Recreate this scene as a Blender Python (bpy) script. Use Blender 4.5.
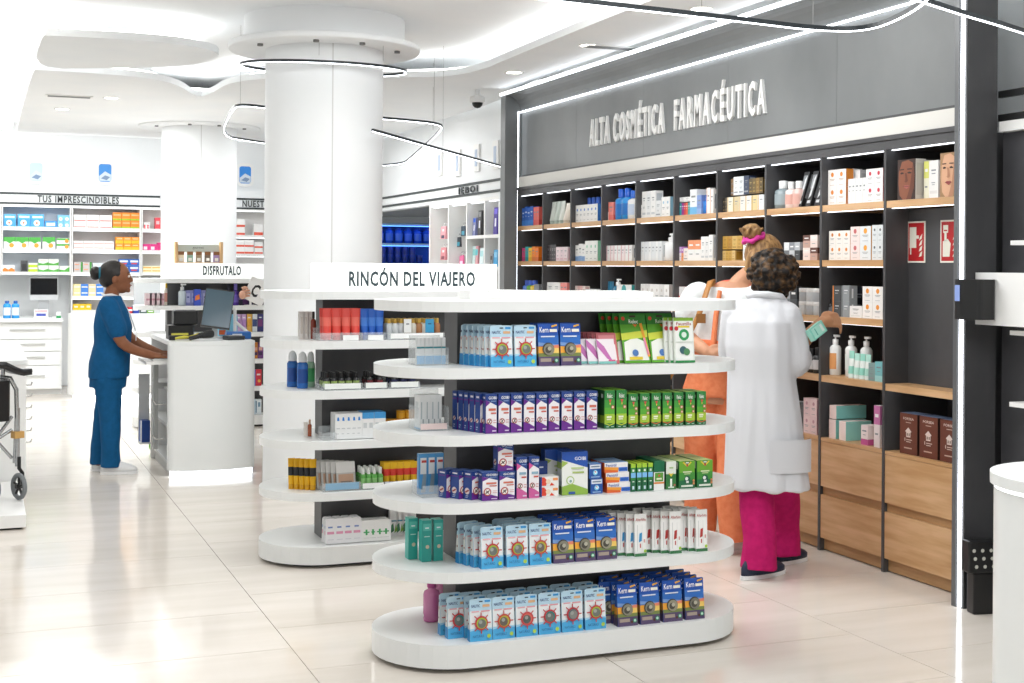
import bpy, bmesh, math, random, re
from mathutils import Vector, Matrix
random.seed(7)
for o in list(bpy.data.objects): bpy.data.objects.remove(o)
SC = bpy.context.scene
COL = SC.collection
# ------------------------------------------------------------------ camera, world, exposure
F_PX, YAW, ROLL, HZ, CAM_H = 1334.0, math.radians(21.7), math.radians(0.4), 267.0, 1.5
cam = bpy.data.cameras.new('camera'); camo = bpy.data.objects.new('camera', cam); COL.objects.link(camo)
camo.location = (0, 0, CAM_H)
camo.rotation_euler = (Matrix.Rotation(-YAW, 3, 'Z') @ Matrix.Rotation(math.pi/2, 3, 'X') @ Matrix.Rotation(ROLL, 3, 'Z')).to_euler()
cam.sensor_width = 36.0; cam.lens = F_PX/1024*36.0
cam.shift_y = -(341.5-HZ)/1024.0
cam.clip_start = 0.05; cam.clip_end = 100
SC.camera = camo
SC.view_settings.view_transform = 'Standard'; SC.view_settings.look = 'None'
SC.view_settings.gamma = 1.0; SC.view_settings.exposure = -0.18
SC.view_settings.use_curve_mapping = False
W = bpy.data.worlds.new('daylight'); SC.world = W; W.use_nodes = True
W.node_tree.nodes['Background'].inputs[0].default_value = (0.98, 0.993, 1.0, 1)
W.node_tree.nodes['Background'].inputs[1].default_value = 0.72

def lamp(name, loc, size, power, rot=(0, 0, 0), color=(0.985, 0.995, 1), size_y=None):
    l = bpy.data.lights.new(name, 'AREA'); l.energy = power; l.color = color
    l.shape = 'RECTANGLE' if size_y else 'DISK'; l.size = size
    if size_y: l.size_y = size_y
    o = bpy.data.objects.new(name, l); COL.objects.link(o); o.location = loc; o.rotation_euler = rot
    return o
# area lamps added below the ceiling to brighten the shop (facing down)
for i, (x, y, sx, sy, p) in enumerate([(2.2, 2.6, 2.4, 1.6, 80), (2.35, 6.3, 1.5, 2.2, 90), (-0.8, 6.0, 1.2, 5.0, 45), (0.9, 13.6, 1.0, 2.4, 130), (3.4, 13.4, .8, 2.6, 40)]):
    lamp('added_ceiling_fill', (x, y, 3.16 if i < 3 else 2.97), sx, p, size_y=sy)

lamp('back_cove_washer', (1.5, 16.1, 2.96), 3.4, 15, (math.radians(38), 0, 0), size_y=.12)
# ------------------------------------------------------------------ pixel helpers (1024 x 683 frame)
FW = Vector((math.sin(YAW), math.cos(YAW), 0)); RT = Vector((math.cos(YAW), -math.sin(YAW), 0)); CAMP = Vector((0, 0, CAM_H))
def ray(px, py):
    a = (px-512)/F_PX; b = -(py-HZ)/F_PX
    x = a*math.cos(ROLL)-b*math.sin(ROLL); y = a*math.sin(ROLL)+b*math.cos(ROLL)
    return FW+RT*x+Vector((0, 0, y))
def onz(px, py, z=0.0): d = ray(px, py); return CAMP+d*((z-CAM_H)/d.z)
def onx(px, py, X): d = ray(px, py); return CAMP+d*(X/d.x)
def ony(px, py, Y): d = ray(px, py); return CAMP+d*(Y/d.y)

# ------------------------------------------------------------------ materials
def lin(h):
    h = h.lstrip('#'); v = [int(h[i:i+2], 16)/255 for i in (0, 2, 4)]
    return tuple(c/12.92 if c <= .04045 else ((c+.055)/1.055)**2.4 for c in v)+(1,)
MATS = {}
def mat(col, rough=0.5, metal=0.0, alpha=1.0, emit=0.0, name=None, spec=0.5, trans=0.0):
    key = (col, rough, metal, alpha, emit, spec, trans)
    if key in MATS: return MATS[key]
    m = bpy.data.materials.new(name or 'paint_'+col.lstrip('#')); m.use_nodes = True
    b = m.node_tree.nodes['Principled BSDF']
    b.inputs['Base Color'].default_value = lin(col); b.inputs['Roughness'].default_value = rough
    b.inputs['Metallic'].default_value = metal; b.inputs['Alpha'].default_value = alpha
    b.inputs['Specular IOR Level'].default_value = spec
    b.inputs['Transmission Weight'].default_value = trans
    if emit: b.inputs['Emission Color'].default_value = lin(col); b.inputs['Emission Strength'].default_value = emit
    MATS[key] = m
    return m
def noisy(name, c1, c2, rough=0.5, scale=(1, 1, 1), nscale=4.0, detail=6, bump=0.0, spec=0.5, lo=.35, hi=.65, coat=0.0, rough2=None):
    m = bpy.data.materials.new(name); m.use_nodes = True; nt = m.node_tree; b = nt.nodes['Principled BSDF']
    tc = nt.nodes.new('ShaderNodeTexCoord'); mp = nt.nodes.new('ShaderNodeMapping'); mp.inputs['Scale'].default_value = scale
    nz = nt.nodes.new('ShaderNodeTexNoise'); nz.inputs['Scale'].default_value = nscale; nz.inputs['Detail'].default_value = detail
    cr = nt.nodes.new('ShaderNodeValToRGB'); cr.color_ramp.elements[0].position = lo; cr.color_ramp.elements[1].position = hi
    cr.color_ramp.elements[0].color = lin(c1); cr.color_ramp.elements[1].color = lin(c2)
    geo = nt.nodes.new('ShaderNodeNewGeometry')
    nt.links.new(geo.outputs['Position'], mp.inputs['Vector']); nt.nodes.remove(tc)
    nt.links.new(mp.outputs[0], nz.inputs['Vector']); nt.links.new(nz.outputs['Fac'], cr.inputs[0]); nt.links.new(cr.outputs[0], b.inputs['Base Color'])
    b.inputs['Roughness'].default_value = rough; b.inputs['Specular IOR Level'].default_value = spec; b.inputs['Coat Weight'].default_value = coat
    if rough2 is not None:
        mr = nt.nodes.new('ShaderNodeMapRange'); mr.inputs['To Min'].default_value = rough; mr.inputs['To Max'].default_value = rough2
        nt.links.new(nz.outputs['Fac'], mr.inputs['Value']); nt.links.new(mr.outputs[0], b.inputs['Roughness'])
    if bump:
        bp = nt.nodes.new('ShaderNodeBump'); bp.inputs['Strength'].default_value = bump; bp.inputs['Distance'].default_value = .01
        nt.links.new(nz.outputs['Fac'], bp.inputs['Height']); nt.links.new(bp.outputs[0], b.inputs['Normal'])
    return m
M_TILE = noisy('polished_cream_tile', '#dbd3c8', '#e5ddd4', 0.07, (0.6, 3.5, 1), 1.6, 7, rough2=0.16)  # horizontal streaks of the floor reflections are put into tile colour and roughness
M_GROUT = mat('#a39a90', .8, name='tile_grout')
M_WALL = noisy('white_wall_paint', '#eef1f2', '#f2f4f5', .6, nscale=2)
M_CEIL = noisy('white_ceiling_paint', '#f3f6f8', '#f7f9fa', .7, nscale=2)
M_WHITE = noisy('white_lacquer', '#ecefee', '#f0f2f1', .32, nscale=3)
M_WHITE2 = mat('#f2f2f0', .4, name='white_laminate')
M_DARK = noisy('charcoal_laminate', '#454547', '#505052', .42, (1, 1, .35), 5, 6)
M_DARKI = noisy('dark_shelf_interior', '#404043', '#4a4a4e', .5, nscale=4)
M_SLATE = noisy('slate_grey_panel', '#717475', '#828586', .4, (1, .8, .5), 2.2, 8, lo=.3, hi=.7)
M_WOOD = noisy('light_oak', '#c19566', '#d8b085', .42, (3, .9, 9), 3.0, 8, bump=.05)
M_LED = mat('#f4f9ff', .5, emit=6.0, name='led_strip_cool')
M_LEDS = mat('#f4f9ff', .5, emit=3.2, name='led_strip_shelf')
M_COVE = mat('#fbfaf8', .5, emit=9.0, name='cove_led')
M_DOWN = mat('#fffaf0', .5, emit=12.0, name='downlight_lens')
M_SIGN = mat('#fbfcfa', .5, emit=.35, name='backlit_sign_acrylic')
M_CHROME = mat('#c9c9c9', .18, 1.0, name='brushed_chrome')
M_BLACK = mat('#151516', .4, name='black_plastic')
M_ACRYL = mat('#eef4f6', .05, alpha=.22, name='clear_acrylic')
M_INK = mat('#23343a', .5, name='dark_lettering')

# ------------------------------------------------------------------ mesh builder
TXT = {}
def text_mesh(s, bold=0.0, sp=1.0):
    k = (s, bold, sp)
    if k not in TXT:
        c = bpy.data.curves.new('txt', 'FONT'); c.body = s; c.resolution_u = 2; c.offset = bold; c.space_character = sp
        o = bpy.data.objects.new('txt', c); COL.objects.link(o)
        dg = bpy.context.evaluated_depsgraph_get(); me = o.evaluated_get(dg).to_mesh()
        vs = [v.co.copy() for v in me.vertices]; fs = [tuple(p.vertices) for p in me.polygons]
        o.evaluated_get(dg).to_mesh_clear(); bpy.data.objects.remove(o); bpy.data.curves.remove(c)
        xs = [v.x for v in vs]; ys = [v.y for v in vs]
        TXT[k] = (vs, fs, min(xs), max(xs), min(ys), max(ys))
    return TXT[k]
class MB:
    def __init__(s): s.v = []; s.f = []; s.mi = []; s.sm = []; s.mats = []
    def m(s, mt):
        if mt not in s.mats: s.mats.append(mt)
        return s.mats.index(mt)
    def add(s, vs, fs, mt, smooth=False):
        b = len(s.v); s.v += [tuple(x) for x in vs]; i = s.m(mt)
        for f in fs: s.f.append(tuple(b+j for j in f)); s.mi.append(i); s.sm.append(smooth)
        return s
    def box(s, x0, x1, y0, y1, z0, z1, mt):
        v = [(x0, y0, z0), (x1, y0, z0), (x1, y1, z0), (x0, y1, z0), (x0, y0, z1), (x1, y0, z1), (x1, y1, z1), (x0, y1, z1)]
        return s.add(v, [(0, 3, 2, 1), (4, 5, 6, 7), (0, 1, 5, 4), (1, 2, 6, 5), (2, 3, 7, 6), (3, 0, 4, 7)], mt)
    def poly(s, pts, mt): return s.add(pts, [tuple(range(len(pts)))], mt)
    def prism(s, pts, z0, z1, mt, smooth=False, mt_top=None):
        n = len(pts); v = [(p[0], p[1], z0) for p in pts]+[(p[0], p[1], z1) for p in pts]
        s.add(v, [(i, (i+1) % n, n+(i+1) % n, n+i) for i in range(n)], mt, smooth)
        s.add(v, [tuple(range(n-1, -1, -1))], mt); s.add(v, [tuple(range(n, 2*n))], mt_top or mt)
        return s
    def lathe(s, prof, mt, n=14, c=(0, 0, 0), sx=1, sy=1, smooth=True, cap=True):
        v = []; k = len(prof)
        for (r, z) in prof:
            for i in range(n):
                a = 2*math.pi*i/n; v.append((c[0]+r*sx*math.cos(a), c[1]+r*sy*math.sin(a), c[2]+z))
        f = [(j*n+i, j*n+(i+1) % n, (j+1)*n+(i+1) % n, (j+1)*n+i) for j in range(k-1) for i in range(n)]
        s.add(v, f, mt, smooth)
        if cap: s.add(v, [tuple(range(n-1, -1, -1)), tuple(range((k-1)*n, k*n))], mt)
        return s
    def tube(s, path, r, mt, n=8, closed=False, smooth=True):
        P = [Vector(p) for p in path]; v = []; k = len(P); R = r if isinstance(r, (list, tuple)) else [r]*k
        pu = None
        for j, p in enumerate(P):
            if closed: t = P[(j+1) % k]-P[j-1]
            else: t = P[min(j+1, k-1)]-P[max(j-1, 0)]
            t.normalize()
            u = (pu-t*pu.dot(t)) if pu is not None else t.cross(Vector((0, 0, 1)))
            if u.length < .05: u = t.cross(Vector((0, 1, 0)))
            u.normalize(); pu = u; w = u.cross(t)
            for i in range(n):
                a = 2*math.pi*(i+.5)/n; v.append(p+(u*math.cos(a)+w*math.sin(a))*R[j])
        f = [(j*n+i, j*n+(i+1) % n, (j+1) % k*n+(i+1) % n, (j+1) % k*n+i) for j in range(k if closed else k-1) for i in range(n)]
        s.add(v, f, mt, smooth)
        if not closed: s.add(v, [tuple(range(n-1, -1, -1)), tuple(range((k-1)*n, k*n))], mt)
        return s
    def ball(s, c, r, mt, n=10, sz=1.0):
        k = 6; return s.lathe([(max(1e-4, r*math.sin(math.pi*j/k)), -r*sz*math.cos(math.pi*j/k)) for j in range(k+1)], mt, n, c)
    def text(s, st, f, w, h, mt, bold=0.0):
        """f maps (x,y) in [0,w]x[0,h] to 3D; text stretched to fill w x h"""
        vs, fs, x0, x1, y0, y1 = text_mesh(st, bold)
        return s.add([f((p.x-x0)/(x1-x0)*w, (p.y-y0)/(y1-y0)*h) for p in vs], fs, mt)
    def mesh(s, name):
        me = bpy.data.meshes.new(name); me.from_pydata(s.v, [], s.f)
        for m in s.mats: me.materials.append(m)
        me.polygons.foreach_set('material_index', s.mi); me.polygons.foreach_set('use_smooth', s.sm); me.update()
        return me
def put(name, me, parent=None, loc=(0, 0, 0), rz=0.0, rx=0.0):
    if isinstance(me, MB): me = me.mesh(name)
    o = bpy.data.objects.new(name, me); COL.objects.link(o); o.location = loc; o.rotation_euler = (rx, 0, rz)
    if parent: o.parent = parent
    return o
def tag(o, label, cat, group=None):
    w = label.split(' ')
    while len(w) > 16:
        k = [i for i, x in enumerate(w) if x in ('the', 'a', 'an') and i]
        if not k: break
        del w[k[-1]]
    label = ' '.join(w)
    o['label'] = label; o['category'] = cat
    if group: o['group'] = group
    return o
def empty(name, loc=(0, 0, 0), rz=0.0):
    o = bpy.data.objects.new(name, None); COL.objects.link(o); o.location = loc; o.rotation_euler = (0, 0, rz); o.empty_display_size = .1
    return o
def thing(name, label, cat, loc=(0, 0, 0), rz=0.0, group=None): return tag(empty(name, loc, rz), label, cat, group)
def struct(o): o['kind'] = 'structure'; return o
def stadium(xa, xb, yc, R, n=18):
    p = [(xb+R*math.sin(math.pi*i/n), yc-R*math.cos(math.pi*i/n)) for i in range(n+1)]
    return p+[(xa-R*math.sin(math.pi*i/n), yc+R*math.cos(math.pi*i/n)) for i in range(n+1)]
def bevel(o, w=.003, seg=2):
    m = o.modifiers.new('bevel', 'BEVEL'); m.width = w; m.segments = seg; m.limit_method = 'ANGLE'; return o

# ------------------------------------------------------------------ floor
fl = put('floor', MB().box(-7, 6.5, -4, 19.5, -.06, -.006, M_GROUT)); struct(fl)
fl2 = MB().box(-.7, .7, -.0, .0, 0, 0, M_TILE)
TW, TD = 1.1, .6
tile = MB().box(.0015, TW-.0015, .0015, TD-.0015, -.006, 0, M_TILE).mesh('tile')
n = 0
for i in range(-2, 4):
    x = 1.14+i*TW; off = 0 if i in (0, 2) else .3
    for j in range(-6, 18):
        put('tile', tile, fl, (x, 6.676+j*TD-off, 0))
m = MB()
for (x0, x1, y0, y1) in ((-6.9, -1.062, -3.9, 19.4), (5.542, 6.4, -3.9, 19.4), (-1.06, 5.54, -3.9, 2.776), (-1.06, 5.54, 17.478, 19.4)):
    m.box(x0, x1, y0, y1, -.006, -.0002, M_TILE)
put('floor_surround', m, fl)

# ------------------------------------------------------------------ ceiling
ce = struct(put('ceiling', MB().box(-7, 6.5, -4, 19.5, 3.2, 3.3, M_CEIL)))
def smooth_closed(pts, it=3):
    for _ in range(it):
        q = []
        for i, p in enumerate(pts):
            r = pts[(i+1) % len(pts)]
            q += [(p[0]*.75+r[0]*.25, p[1]*.75+r[1]*.25), (p[0]*.25+r[0]*.75, p[1]*.25+r[1]*.75)]
        pts = q
    return pts
def raft(pts, z0, z1, inset):
    pts = smooth_closed(pts, 2)
    put('ceiling_raft', MB().prism(pts, z0, z1, M_CEIL), ce)
    cx = sum(p[0] for p in pts)/len(pts); cy = sum(p[1] for p in pts)/len(pts); path = []
    for i, p in enumerate(pts):
        a = Vector(pts[i-1]); b = Vector(pts[(i+1) % len(pts)]); t = (b-a).normalized(); nn = Vector((-t.y, t.x))
        path.append((p[0]+nn.x*inset, p[1]+nn.y*inset, z1+.025))
    put('cove_led', MB().tube(path, .012, M_COVE, 4, closed=True), ce)
raft([(.36, 9.3), (.4, 9.27), (1.2, 9.2), (1.62, 9.55), (1.5, 10.25), (.9, 10.65), (.36, 10.9)], 3.0, 3.05, .12)
raft([(3.42, 2.0), (4.06, 2.0), (4.06, 10.3), (4.36, 10.6), (4.36, 16.3), (4.3, 16.35), (.4, 16.35), (.36, 16.3), (.36, 10.98), (.4, 10.95), (1.15, 10.98), (1.5, 11.3), (1.78, 12.15), (1.86, 11.9), (1.88, 11.0), (2.2, 10.6), (3.0, 10.25), (3.55, 9.9), (3.5, 8.5)], 3.0, 3.05, .14)
put('light_box', MB().box(-.9, .33, 8.6, 17.0, 3.1, 3.199, mat('#fdfdfb', .6, emit=1.8, name='luminous_ceiling')), ce)
DL = [(3.797, 8.167, 3.0), (3.799, 9.532, 3.0), (3.85, 6.748, 3.0), (3.82, 5.35, 3.0), (1.079, 12.5, 3.0), (.719, 13.6, 3.0), (2.6, 11.6, 3.0), (3.4, 12.6, 3.0), (.48, 8.6, 3.2), (1.2, 7.4, 3.2), (2.6, 7.6, 3.2), (1.7, 5.0, 3.2)]
dlm = MB().lathe([(.075, 0), (.075, -.006), (.06, -.006)], M_WHITE2, 20, cap=False).mesh('trim_ring'); dll = MB().lathe([(.06, -.004), (.0001, -.004)], M_DOWN, 20, cap=False).mesh('lens')
for i, p in enumerate(DL):
    t = thing('downlight', 'round recessed downlight in the white ceiling' if p[2] > 3.1 else 'round recessed downlight in a lowered ceiling raft', 'ceiling light', p, group='recessed downlights')
    put('trim_ring', dlm, t); put('lens', dll, t)
vent = MB().box(-.2, .2, -.06, .06, -.008, 0, M_WHITE2)
for k in range(4): vent.box(-.18, .18, -.045+k*.025, -.035+k*.025, -.011, -.008, mat('#8d8f8f', .6))
for (px, py) in ((69, 96), (612, 47)):
    p = onz(px, py, 3.0)
    tag(put('air_vent', vent, None, (p.x, p.y, 3.0), 0), 'slotted air vent in the lowered ceiling '+('near the oval raft' if px < 100 else 'beside the dark wall portal'), 'vent')

# ------------------------------------------------------------------ walls
struct(put('wall_right', MB().box(4.6, 4.75, -1, 10.46, 0, 3.2, M_WALL)))
wb = struct(put('wall_back', MB().box(-4, 6.3, 17.3, 17.5, 0, 3.2, M_WALL)))
# right wall beyond the portal: fascia over an opening, solid shelving zone
wr2 = MB().box(4.4, 4.5, 10.46, 17.3, 2.15, 3.2, M_WALL).box(4.36, 4.5, 10.455, 11.3, 0, 2.15, M_WALL)
wr2 = struct(put('wall_alcove', wr2))
for z in (2.3, 2.2): put('trim_line', MB().box(4.392, 4.4, 10.5, 17.2, z-.012, z+.012, mat('#3d4344', .5)), wr2)
struct(put('wall_far_right', MB().box(6.1, 6.2, 13, 17.3, 0, 3.2, M_WALL)))
# white wall above the charcoal end panel, nearer part of right wall is wall_right itself
# ------------------------------------------------------------------ columns
def column(name, x, y, r, idx):
    t = struct(empty(name, (x, y, 0)))
    sh = MB().lathe([(r, 0), (r, 3.2)], M_WALL, 56)
    put('shaft', sh, t)
    put('shaft_seam', MB().box(-.004, .004, -r-.002, -r+.01, 0.0, 2.98, mat('#d2d3d2', .6)), t, (0, 0, 0), math.radians(-6))
    k = r/.41
    put('collar', MB().lathe([(.56*k, 3.02), (.56*k, 3.2)], M_CEIL, 56), t)
    put('collar_disc', MB().lathe([(.3*k, 2.98), (.66*k, 2.98), (.665*k, 2.985), (.665*k, 3.015), (.66*k, 3.02), (.3*k, 3.02)], M_CEIL, 56), t)
    for a in (200, 250, 285, 330):
        q = math.radians(a); put('spot_ring', MB().lathe([(.012, 2.965), (.02, 2.965), (.02, 2.98)], mat('#777777', .4), 10, (.52*k*math.cos(q), .52*k*math.sin(q), 0)), t)
    return t
column('column_1', 2.205, 9.08, .405, 1)
column('column_2', 2.2, 14.75, .40, 2)
def loop_light(name, pts, z, label, closed=False, tilt=None, wires=()):
    t = thing(name, label, 'pendant light', (0, 0, 0), group='suspended LED line lights')
    P = [(p[0], p[1], z+(p[2] if len(p) > 2 else 0)) for p in pts]
    put('profile', MB().tube(P, .012, mat('#20282d', .4), 4, closed, False), t)
    put('diffuser', MB().tube([(p[0], p[1], p[2]-.0095) for p in P], .0045, M_LED, 4, closed, False), t)
    for w in wires:
        put('suspension_wire', MB().tube([(w[0], w[1], z+.01), (w[0], w[1], 2.99 if w[0] > 1.8 and w[1] > 10.7 or w[0] > 3.5 else 3.2)], .0013, mat('#9a9a9a', .4), 5), t)
    return t
cr = [(2.205+.57*math.cos(a), 9.08+.5*math.sin(a), .03*math.sin(a)) for a in [2*math.pi*i/64 for i in range(64)]]
loop_light('ring_light', cr, 2.87, 'round suspended LED ring encircling the white column behind the travel sign', True, wires=((2.05, 8.6), (2.5, 8.65)))
def chaik(p, n=3):
    for _ in range(n):
        q = [p[0]]
        for a, b in zip(p, p[1:]): q += [tuple(.75*x+.25*y for x, y in zip(a, b)), tuple(.25*x+.75*y for x, y in zip(a, b))]
        p = q+[p[-1]]
    return p
poly = smooth_closed([(1.70, 9.40), (1.96, 9.55), (2.4, 9.72), (3.0, 9.85), (3.35, 9.98), (3.52, 10.4), (4.15, 13.3), (4.31, 14.1), (4.0, 14.6), (3.4, 14.1), (2.55, 12.35), (2.25, 12.1), (1.93, 11.75), (1.66, 9.6)], 2)
loop_light('polygon_light', poly, 2.63, 'angular suspended LED loop hanging behind the ringed column', True, wires=((1.7, 9.5), (3.3, 9.97), (3.5, 10.6)))
loop_light('line_light', [(2.40, 8.54), (2.52, 8.7), (3.36, 9.83), (4.22, 10.98), (4.33, 11.12)], 2.4, 'straight dark LED line light crossing towards the white alcove', wires=((3.3, 9.75),))
lp = chaik([(1.2, 4.24), (1.97, 4.33), (2.7, 4.40), (3.05, 4.45), (3.25, 4.38), (3.18, 4.05), (3.03, 3.72), (2.7, 3.3)], 3)
loop_light('curved_light', lp, 2.45, 'curved black LED line light passing in front of the dark portal', wires=((2.5, 4.38), (3.02, 4.42)))
loop_light('curved_light', [(2.85, 3.73), (3.08, 3.83), (3.34, 3.95), (3.6, 4.06), (3.84, 4.17), (4.0, 4.24)], 2.45, 'straight black LED line light running to the white wall beside the portal', wires=((3.84, 4.17),))
# dome camera
t = thing('dome_camera', 'small white dome security camera hanging under the ceiling', 'camera', (3.9, 10.62, 3.0))
put('bracket', MB().lathe([(.02, -.06), (.02, 0)], M_WHITE2, 12), t); put('housing', MB().lathe([(.03, -.05), (.06, -.06), (.065, -.1), (.055, -.11)], M_WHITE2, 18), t)
put('lens_dome', MB().ball((0, 0, -.11), .047, M_BLACK, 14), t)
# ================================================================== dark cosmetics wall: portal, bays, lettering
BAYY = [4.925+i*.5425 for i in range(11)]          # dividers along Y, bay 1 (fire signs) is nearest
SHZ = [1.84, 1.548, 1.25, .935]                    # shelf tops
ORD = ['first', 'second', 'third', 'fourth', 'fifth', 'sixth', 'seventh', 'eighth', 'ninth', 'tenth']
XF, XB = 4.164, 4.56
for b in range(10):
    y0, y1 = BAYY[b], BAYY[b+1]
    lab = 'charcoal shelving bay with oak shelves, ' + ('around the red fire signs' if b == 0 else ORD[b]+' bay counting from the fire signs')
    t = thing('shelving_bay', lab, 'shelving unit', (XF, y0, 0), group='charcoal bays of the cosmetics wall')
    w = y1-y0
    put('side_panel', MB().box(0, .396, 0, .009, 0, 2.14, M_DARK), t); put('side_panel', MB().box(0, .396, w-.009, w-.0005, 0, 2.14, M_DARK), t)
    put('back_panel', MB().box(.385, .396, .009, w-.009, .05, 2.14, M_DARKI), t)
    put('top_panel', MB().box(0, .385, .009, w-.009, 2.095, 2.14, M_DARK), t)
    put('top_light', MB().box(.03, .05, .012, w-.012, 2.091, 2.0945, M_LEDS), t)
    zs = SHZ if b else [1.84, .935]
    for z in zs:
        s = put('shelf', MB().box(.004, .385, .0095, w-.0095, z-.034, z, M_WOOD), t)
        put('shelf_light', MB().box(.034, .048, .012, w-.012, z-.0375, z-.0345, M_LEDS), s)
    if b == 0: put('niche_panel', MB().box(.14, .384, .0095, w-.0095, .936, 1.8, M_DARK), t)
    put('deck', MB().box(.004, .385, .0095, w-.0095, .585, .603, M_WOOD), t)
    put('drawer', MB().box(.004, .36, .0105, w-.0105, .345, .583, M_WOOD), t)
    put('drawer', MB().box(.004, .36, .0105, w-.0105, .07, .3, M_WOOD), t)
    put('grip_rail', MB().box(.02, .06, .0095, w-.0095, .302, .343, noisy('oak_rail', '#a98055', '#bd9568', .5, (3, .9, 9), 3)), t) if b == 0 else put('grip_rail', MB().box(.02, .06, .0095, w-.0095, .302, .343, bpy.data.materials['oak_rail']), t)
    put('plinth', MB().box(.03, .06, .0095, w-.0095, .006, .066, bpy.data.materials['oak_rail']), t)
    put('plinth', MB().box(.06, .38, .0095, w-.0095, 0, .05, M_BLACK), t)
t = thing('portal_frame', 'dark grey portal framing the lettered wall above the oak shelves', 'wall portal')
put('post', MB().box(4.05, 4.6, 10.358, 10.455, 0, 2.95, M_SLATE), t)
put('post', MB().box(4.05, 4.162, 10.352, 10.3575, 0, 2.81, M_SLATE), t)
put('led_strip', MB().box(4.165, 4.172, 10.351, 10.357, .02, 2.8, M_LED), t)
put('end_panel', MB().box(4.05, 4.22, 4.745, 4.815, 0, 2.95, M_DARK), t)
put('edge_trim', MB().box(4.042, 4.0495, 4.7875, 4.815, 0, 2.95, mat('#6b6d6f', .35, .3)), t)
put('led_strip', MB().box(4.044, 4.0495, 4.758, 4.778, 0.005, 2.95, M_LED), t)
# concave soffit
prof = [(4.05, 2.95), (4.05, 2.93)]+[(4.06+.13*math.sin(a), 2.80+.13*math.cos(a)) for a in [math.pi/2*i/6 for i in range(7)]]+[(4.2, 2.8), (4.2, 2.95)]
m = MB(); nP = len(prof)
v = [(p[0], y, p[1]) for y in (4.816, 10.356) for p in prof]
m.add(v, [(i, (i+1) % nP, nP+(i+1) % nP, nP+i) for i in range(nP)]+[tuple(range(nP)), tuple(range(2*nP-1, nP-1, -1))], M_SLATE)
put('soffit', m, t)
put('led_strip', MB().box(4.035, 4.049, 4.75, 10.45, 2.935, 2.955, M_LED), t)
put('led_strip', MB().box(4.178, 4.188, 4.817, 10.35, 2.789, 2.799, M_LED), t)
for k in range(5):
    a = 4.817+k*1.1075
    put('sign_panel', MB().box(4.2, 4.22, a+.001, a+1.1065, 2.252, 2.949, M_SLATE), t)
put('light_band', MB().box(4.17, 4.2, 4.817, 10.356, 2.165, 2.25, mat('#e2e0da', .6, name='white_band')), t)
put('cap_rail', MB().box(4.155, 4.23, 4.817, 10.356, 2.1405, 2.163, M_DARK), t)
put('rail', MB().box(4.185, 4.1995, 4.817, 10.356, 2.2505, 2.265, M_DARK), t)
def wall_word(name, word, ya, yb, z0, z1, x, label, mt, depth=.018):
    """raised letters on a wall facing -X, reading from ya (far) down to yb"""
    t = thing(name, label, 'sign lettering', (x, ya, z0))
    SP = 1.22; BO = .022
    vs, fs, x0, x1, q0, q1 = text_mesh(word, BO, SP)
    base = text_mesh('H', BO); cap = base[5]-base[4]; sx = (ya-yb)/(x1-x0); sz = (z1-z0)/cap
    adv = 0
    # letter by letter: measure cumulative advance with prefixes
    for i, ch in enumerate(word):
        if ch == ' ': continue
        pre = text_mesh(word[:i+1], BO, SP); c = text_mesh(ch, BO); off = pre[3]-c[3]
        me = MB(); mx_ = (c[2]+c[3])/2; V = [(-depth, -(((p.x-mx_)*.88+mx_+off-x0)*sx), (p.y-base[4])*sz) for p in c[0]]; Vb = [(0, q[1], q[2]) for q in V]
        n = len(V); me.add(V+Vb, [f for f in c[1]], mt)
        edges = {}
        for f in c[1]:
            for a, b in zip(f, f[1:]+f[:1]):
                if (b, a) in edges: del edges[(b, a)]
                else: edges[(a, b)] = 1
        me.add(V+Vb, [(b, a, n+a, n+b) for (a, b) in edges], mt)
        put('letter', me, t)
M_LET = mat('#f4f4f2', .4, name='white_letter')
wall_word('wall_lettering', 'ALTA COSMÉTICA', 8.985, 7.82, 2.395, 2.595, 4.2, 'raised white letters reading ALTA COSMÉTICA on the dark portal', M_LET)
wall_word('wall_lettering', 'FARMACÉUTICA', 7.685, 6.59, 2.395, 2.595, 4.2, 'raised white letters reading FARMACÉUTICA on the dark portal', M_LET)
# fire signs on the niche panel
def fire_sign(px, kind, label):
    p0 = onx(px[0], 242, 4.303); w = .135; h = .205
    t = MB().box(4.299, 4.3035, p0.y-w, p0.y, 1.535, 1.535+h, mat('#efece0', .5))
    red = mat('#b92025', .45); wh = mat('#e9e6d8', .5)
    Q = lambda u, v, k=1: (4.299-.0006*k, p0.y-u*w, 1.535+v*h)
    def pl(pts, mt, k): t.poly([Q(u, v, k) for u, v in reversed(pts)], mt)
    pl([(.06, .04), (.94, .04), (.94, .96), (.06, .96)], red, 1)
    if kind == 'hose':
        pl([(.14, .36), (.52, .36), (.52, .86), (.14, .86)], wh, 2); pl([(.17, .2), (.24, .2), (.24, .36), (.17, .36)], wh, 2); pl([(.52, .58), (.66, .58), (.66, .66), (.52, .66)], wh, 2)
    else:
        pl([(.14, .14), (.5, .14), (.56, .45), (.4, .56), (.14, .5)], wh, 2); pl([(.22, .5), (.34, .5), (.34, .7), (.22, .7)], wh, 2); pl([(.16, .7), (.42, .7), (.42, .88), (.16, .88)], wh, 2); pl([(.2, .74), (.38, .74), (.38, .77), (.2, .77)], red, 3)
    for k in range(4): pl([(.66, .14+k*.13), (.82, .16+k*.14), (.86, .28+k*.14), (.74, .24+k*.13)], wh, 2)
    return tag(put('fire_sign', t), label, 'safety sign', 'fire safety signs')
fire_sign((908, 926), 'hose', 'red and cream fire hose sign on the dark niche panel')
fire_sign((941, 957), 'alarm', 'red fire alarm sign with a hand, beside the fire hose sign')

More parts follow.
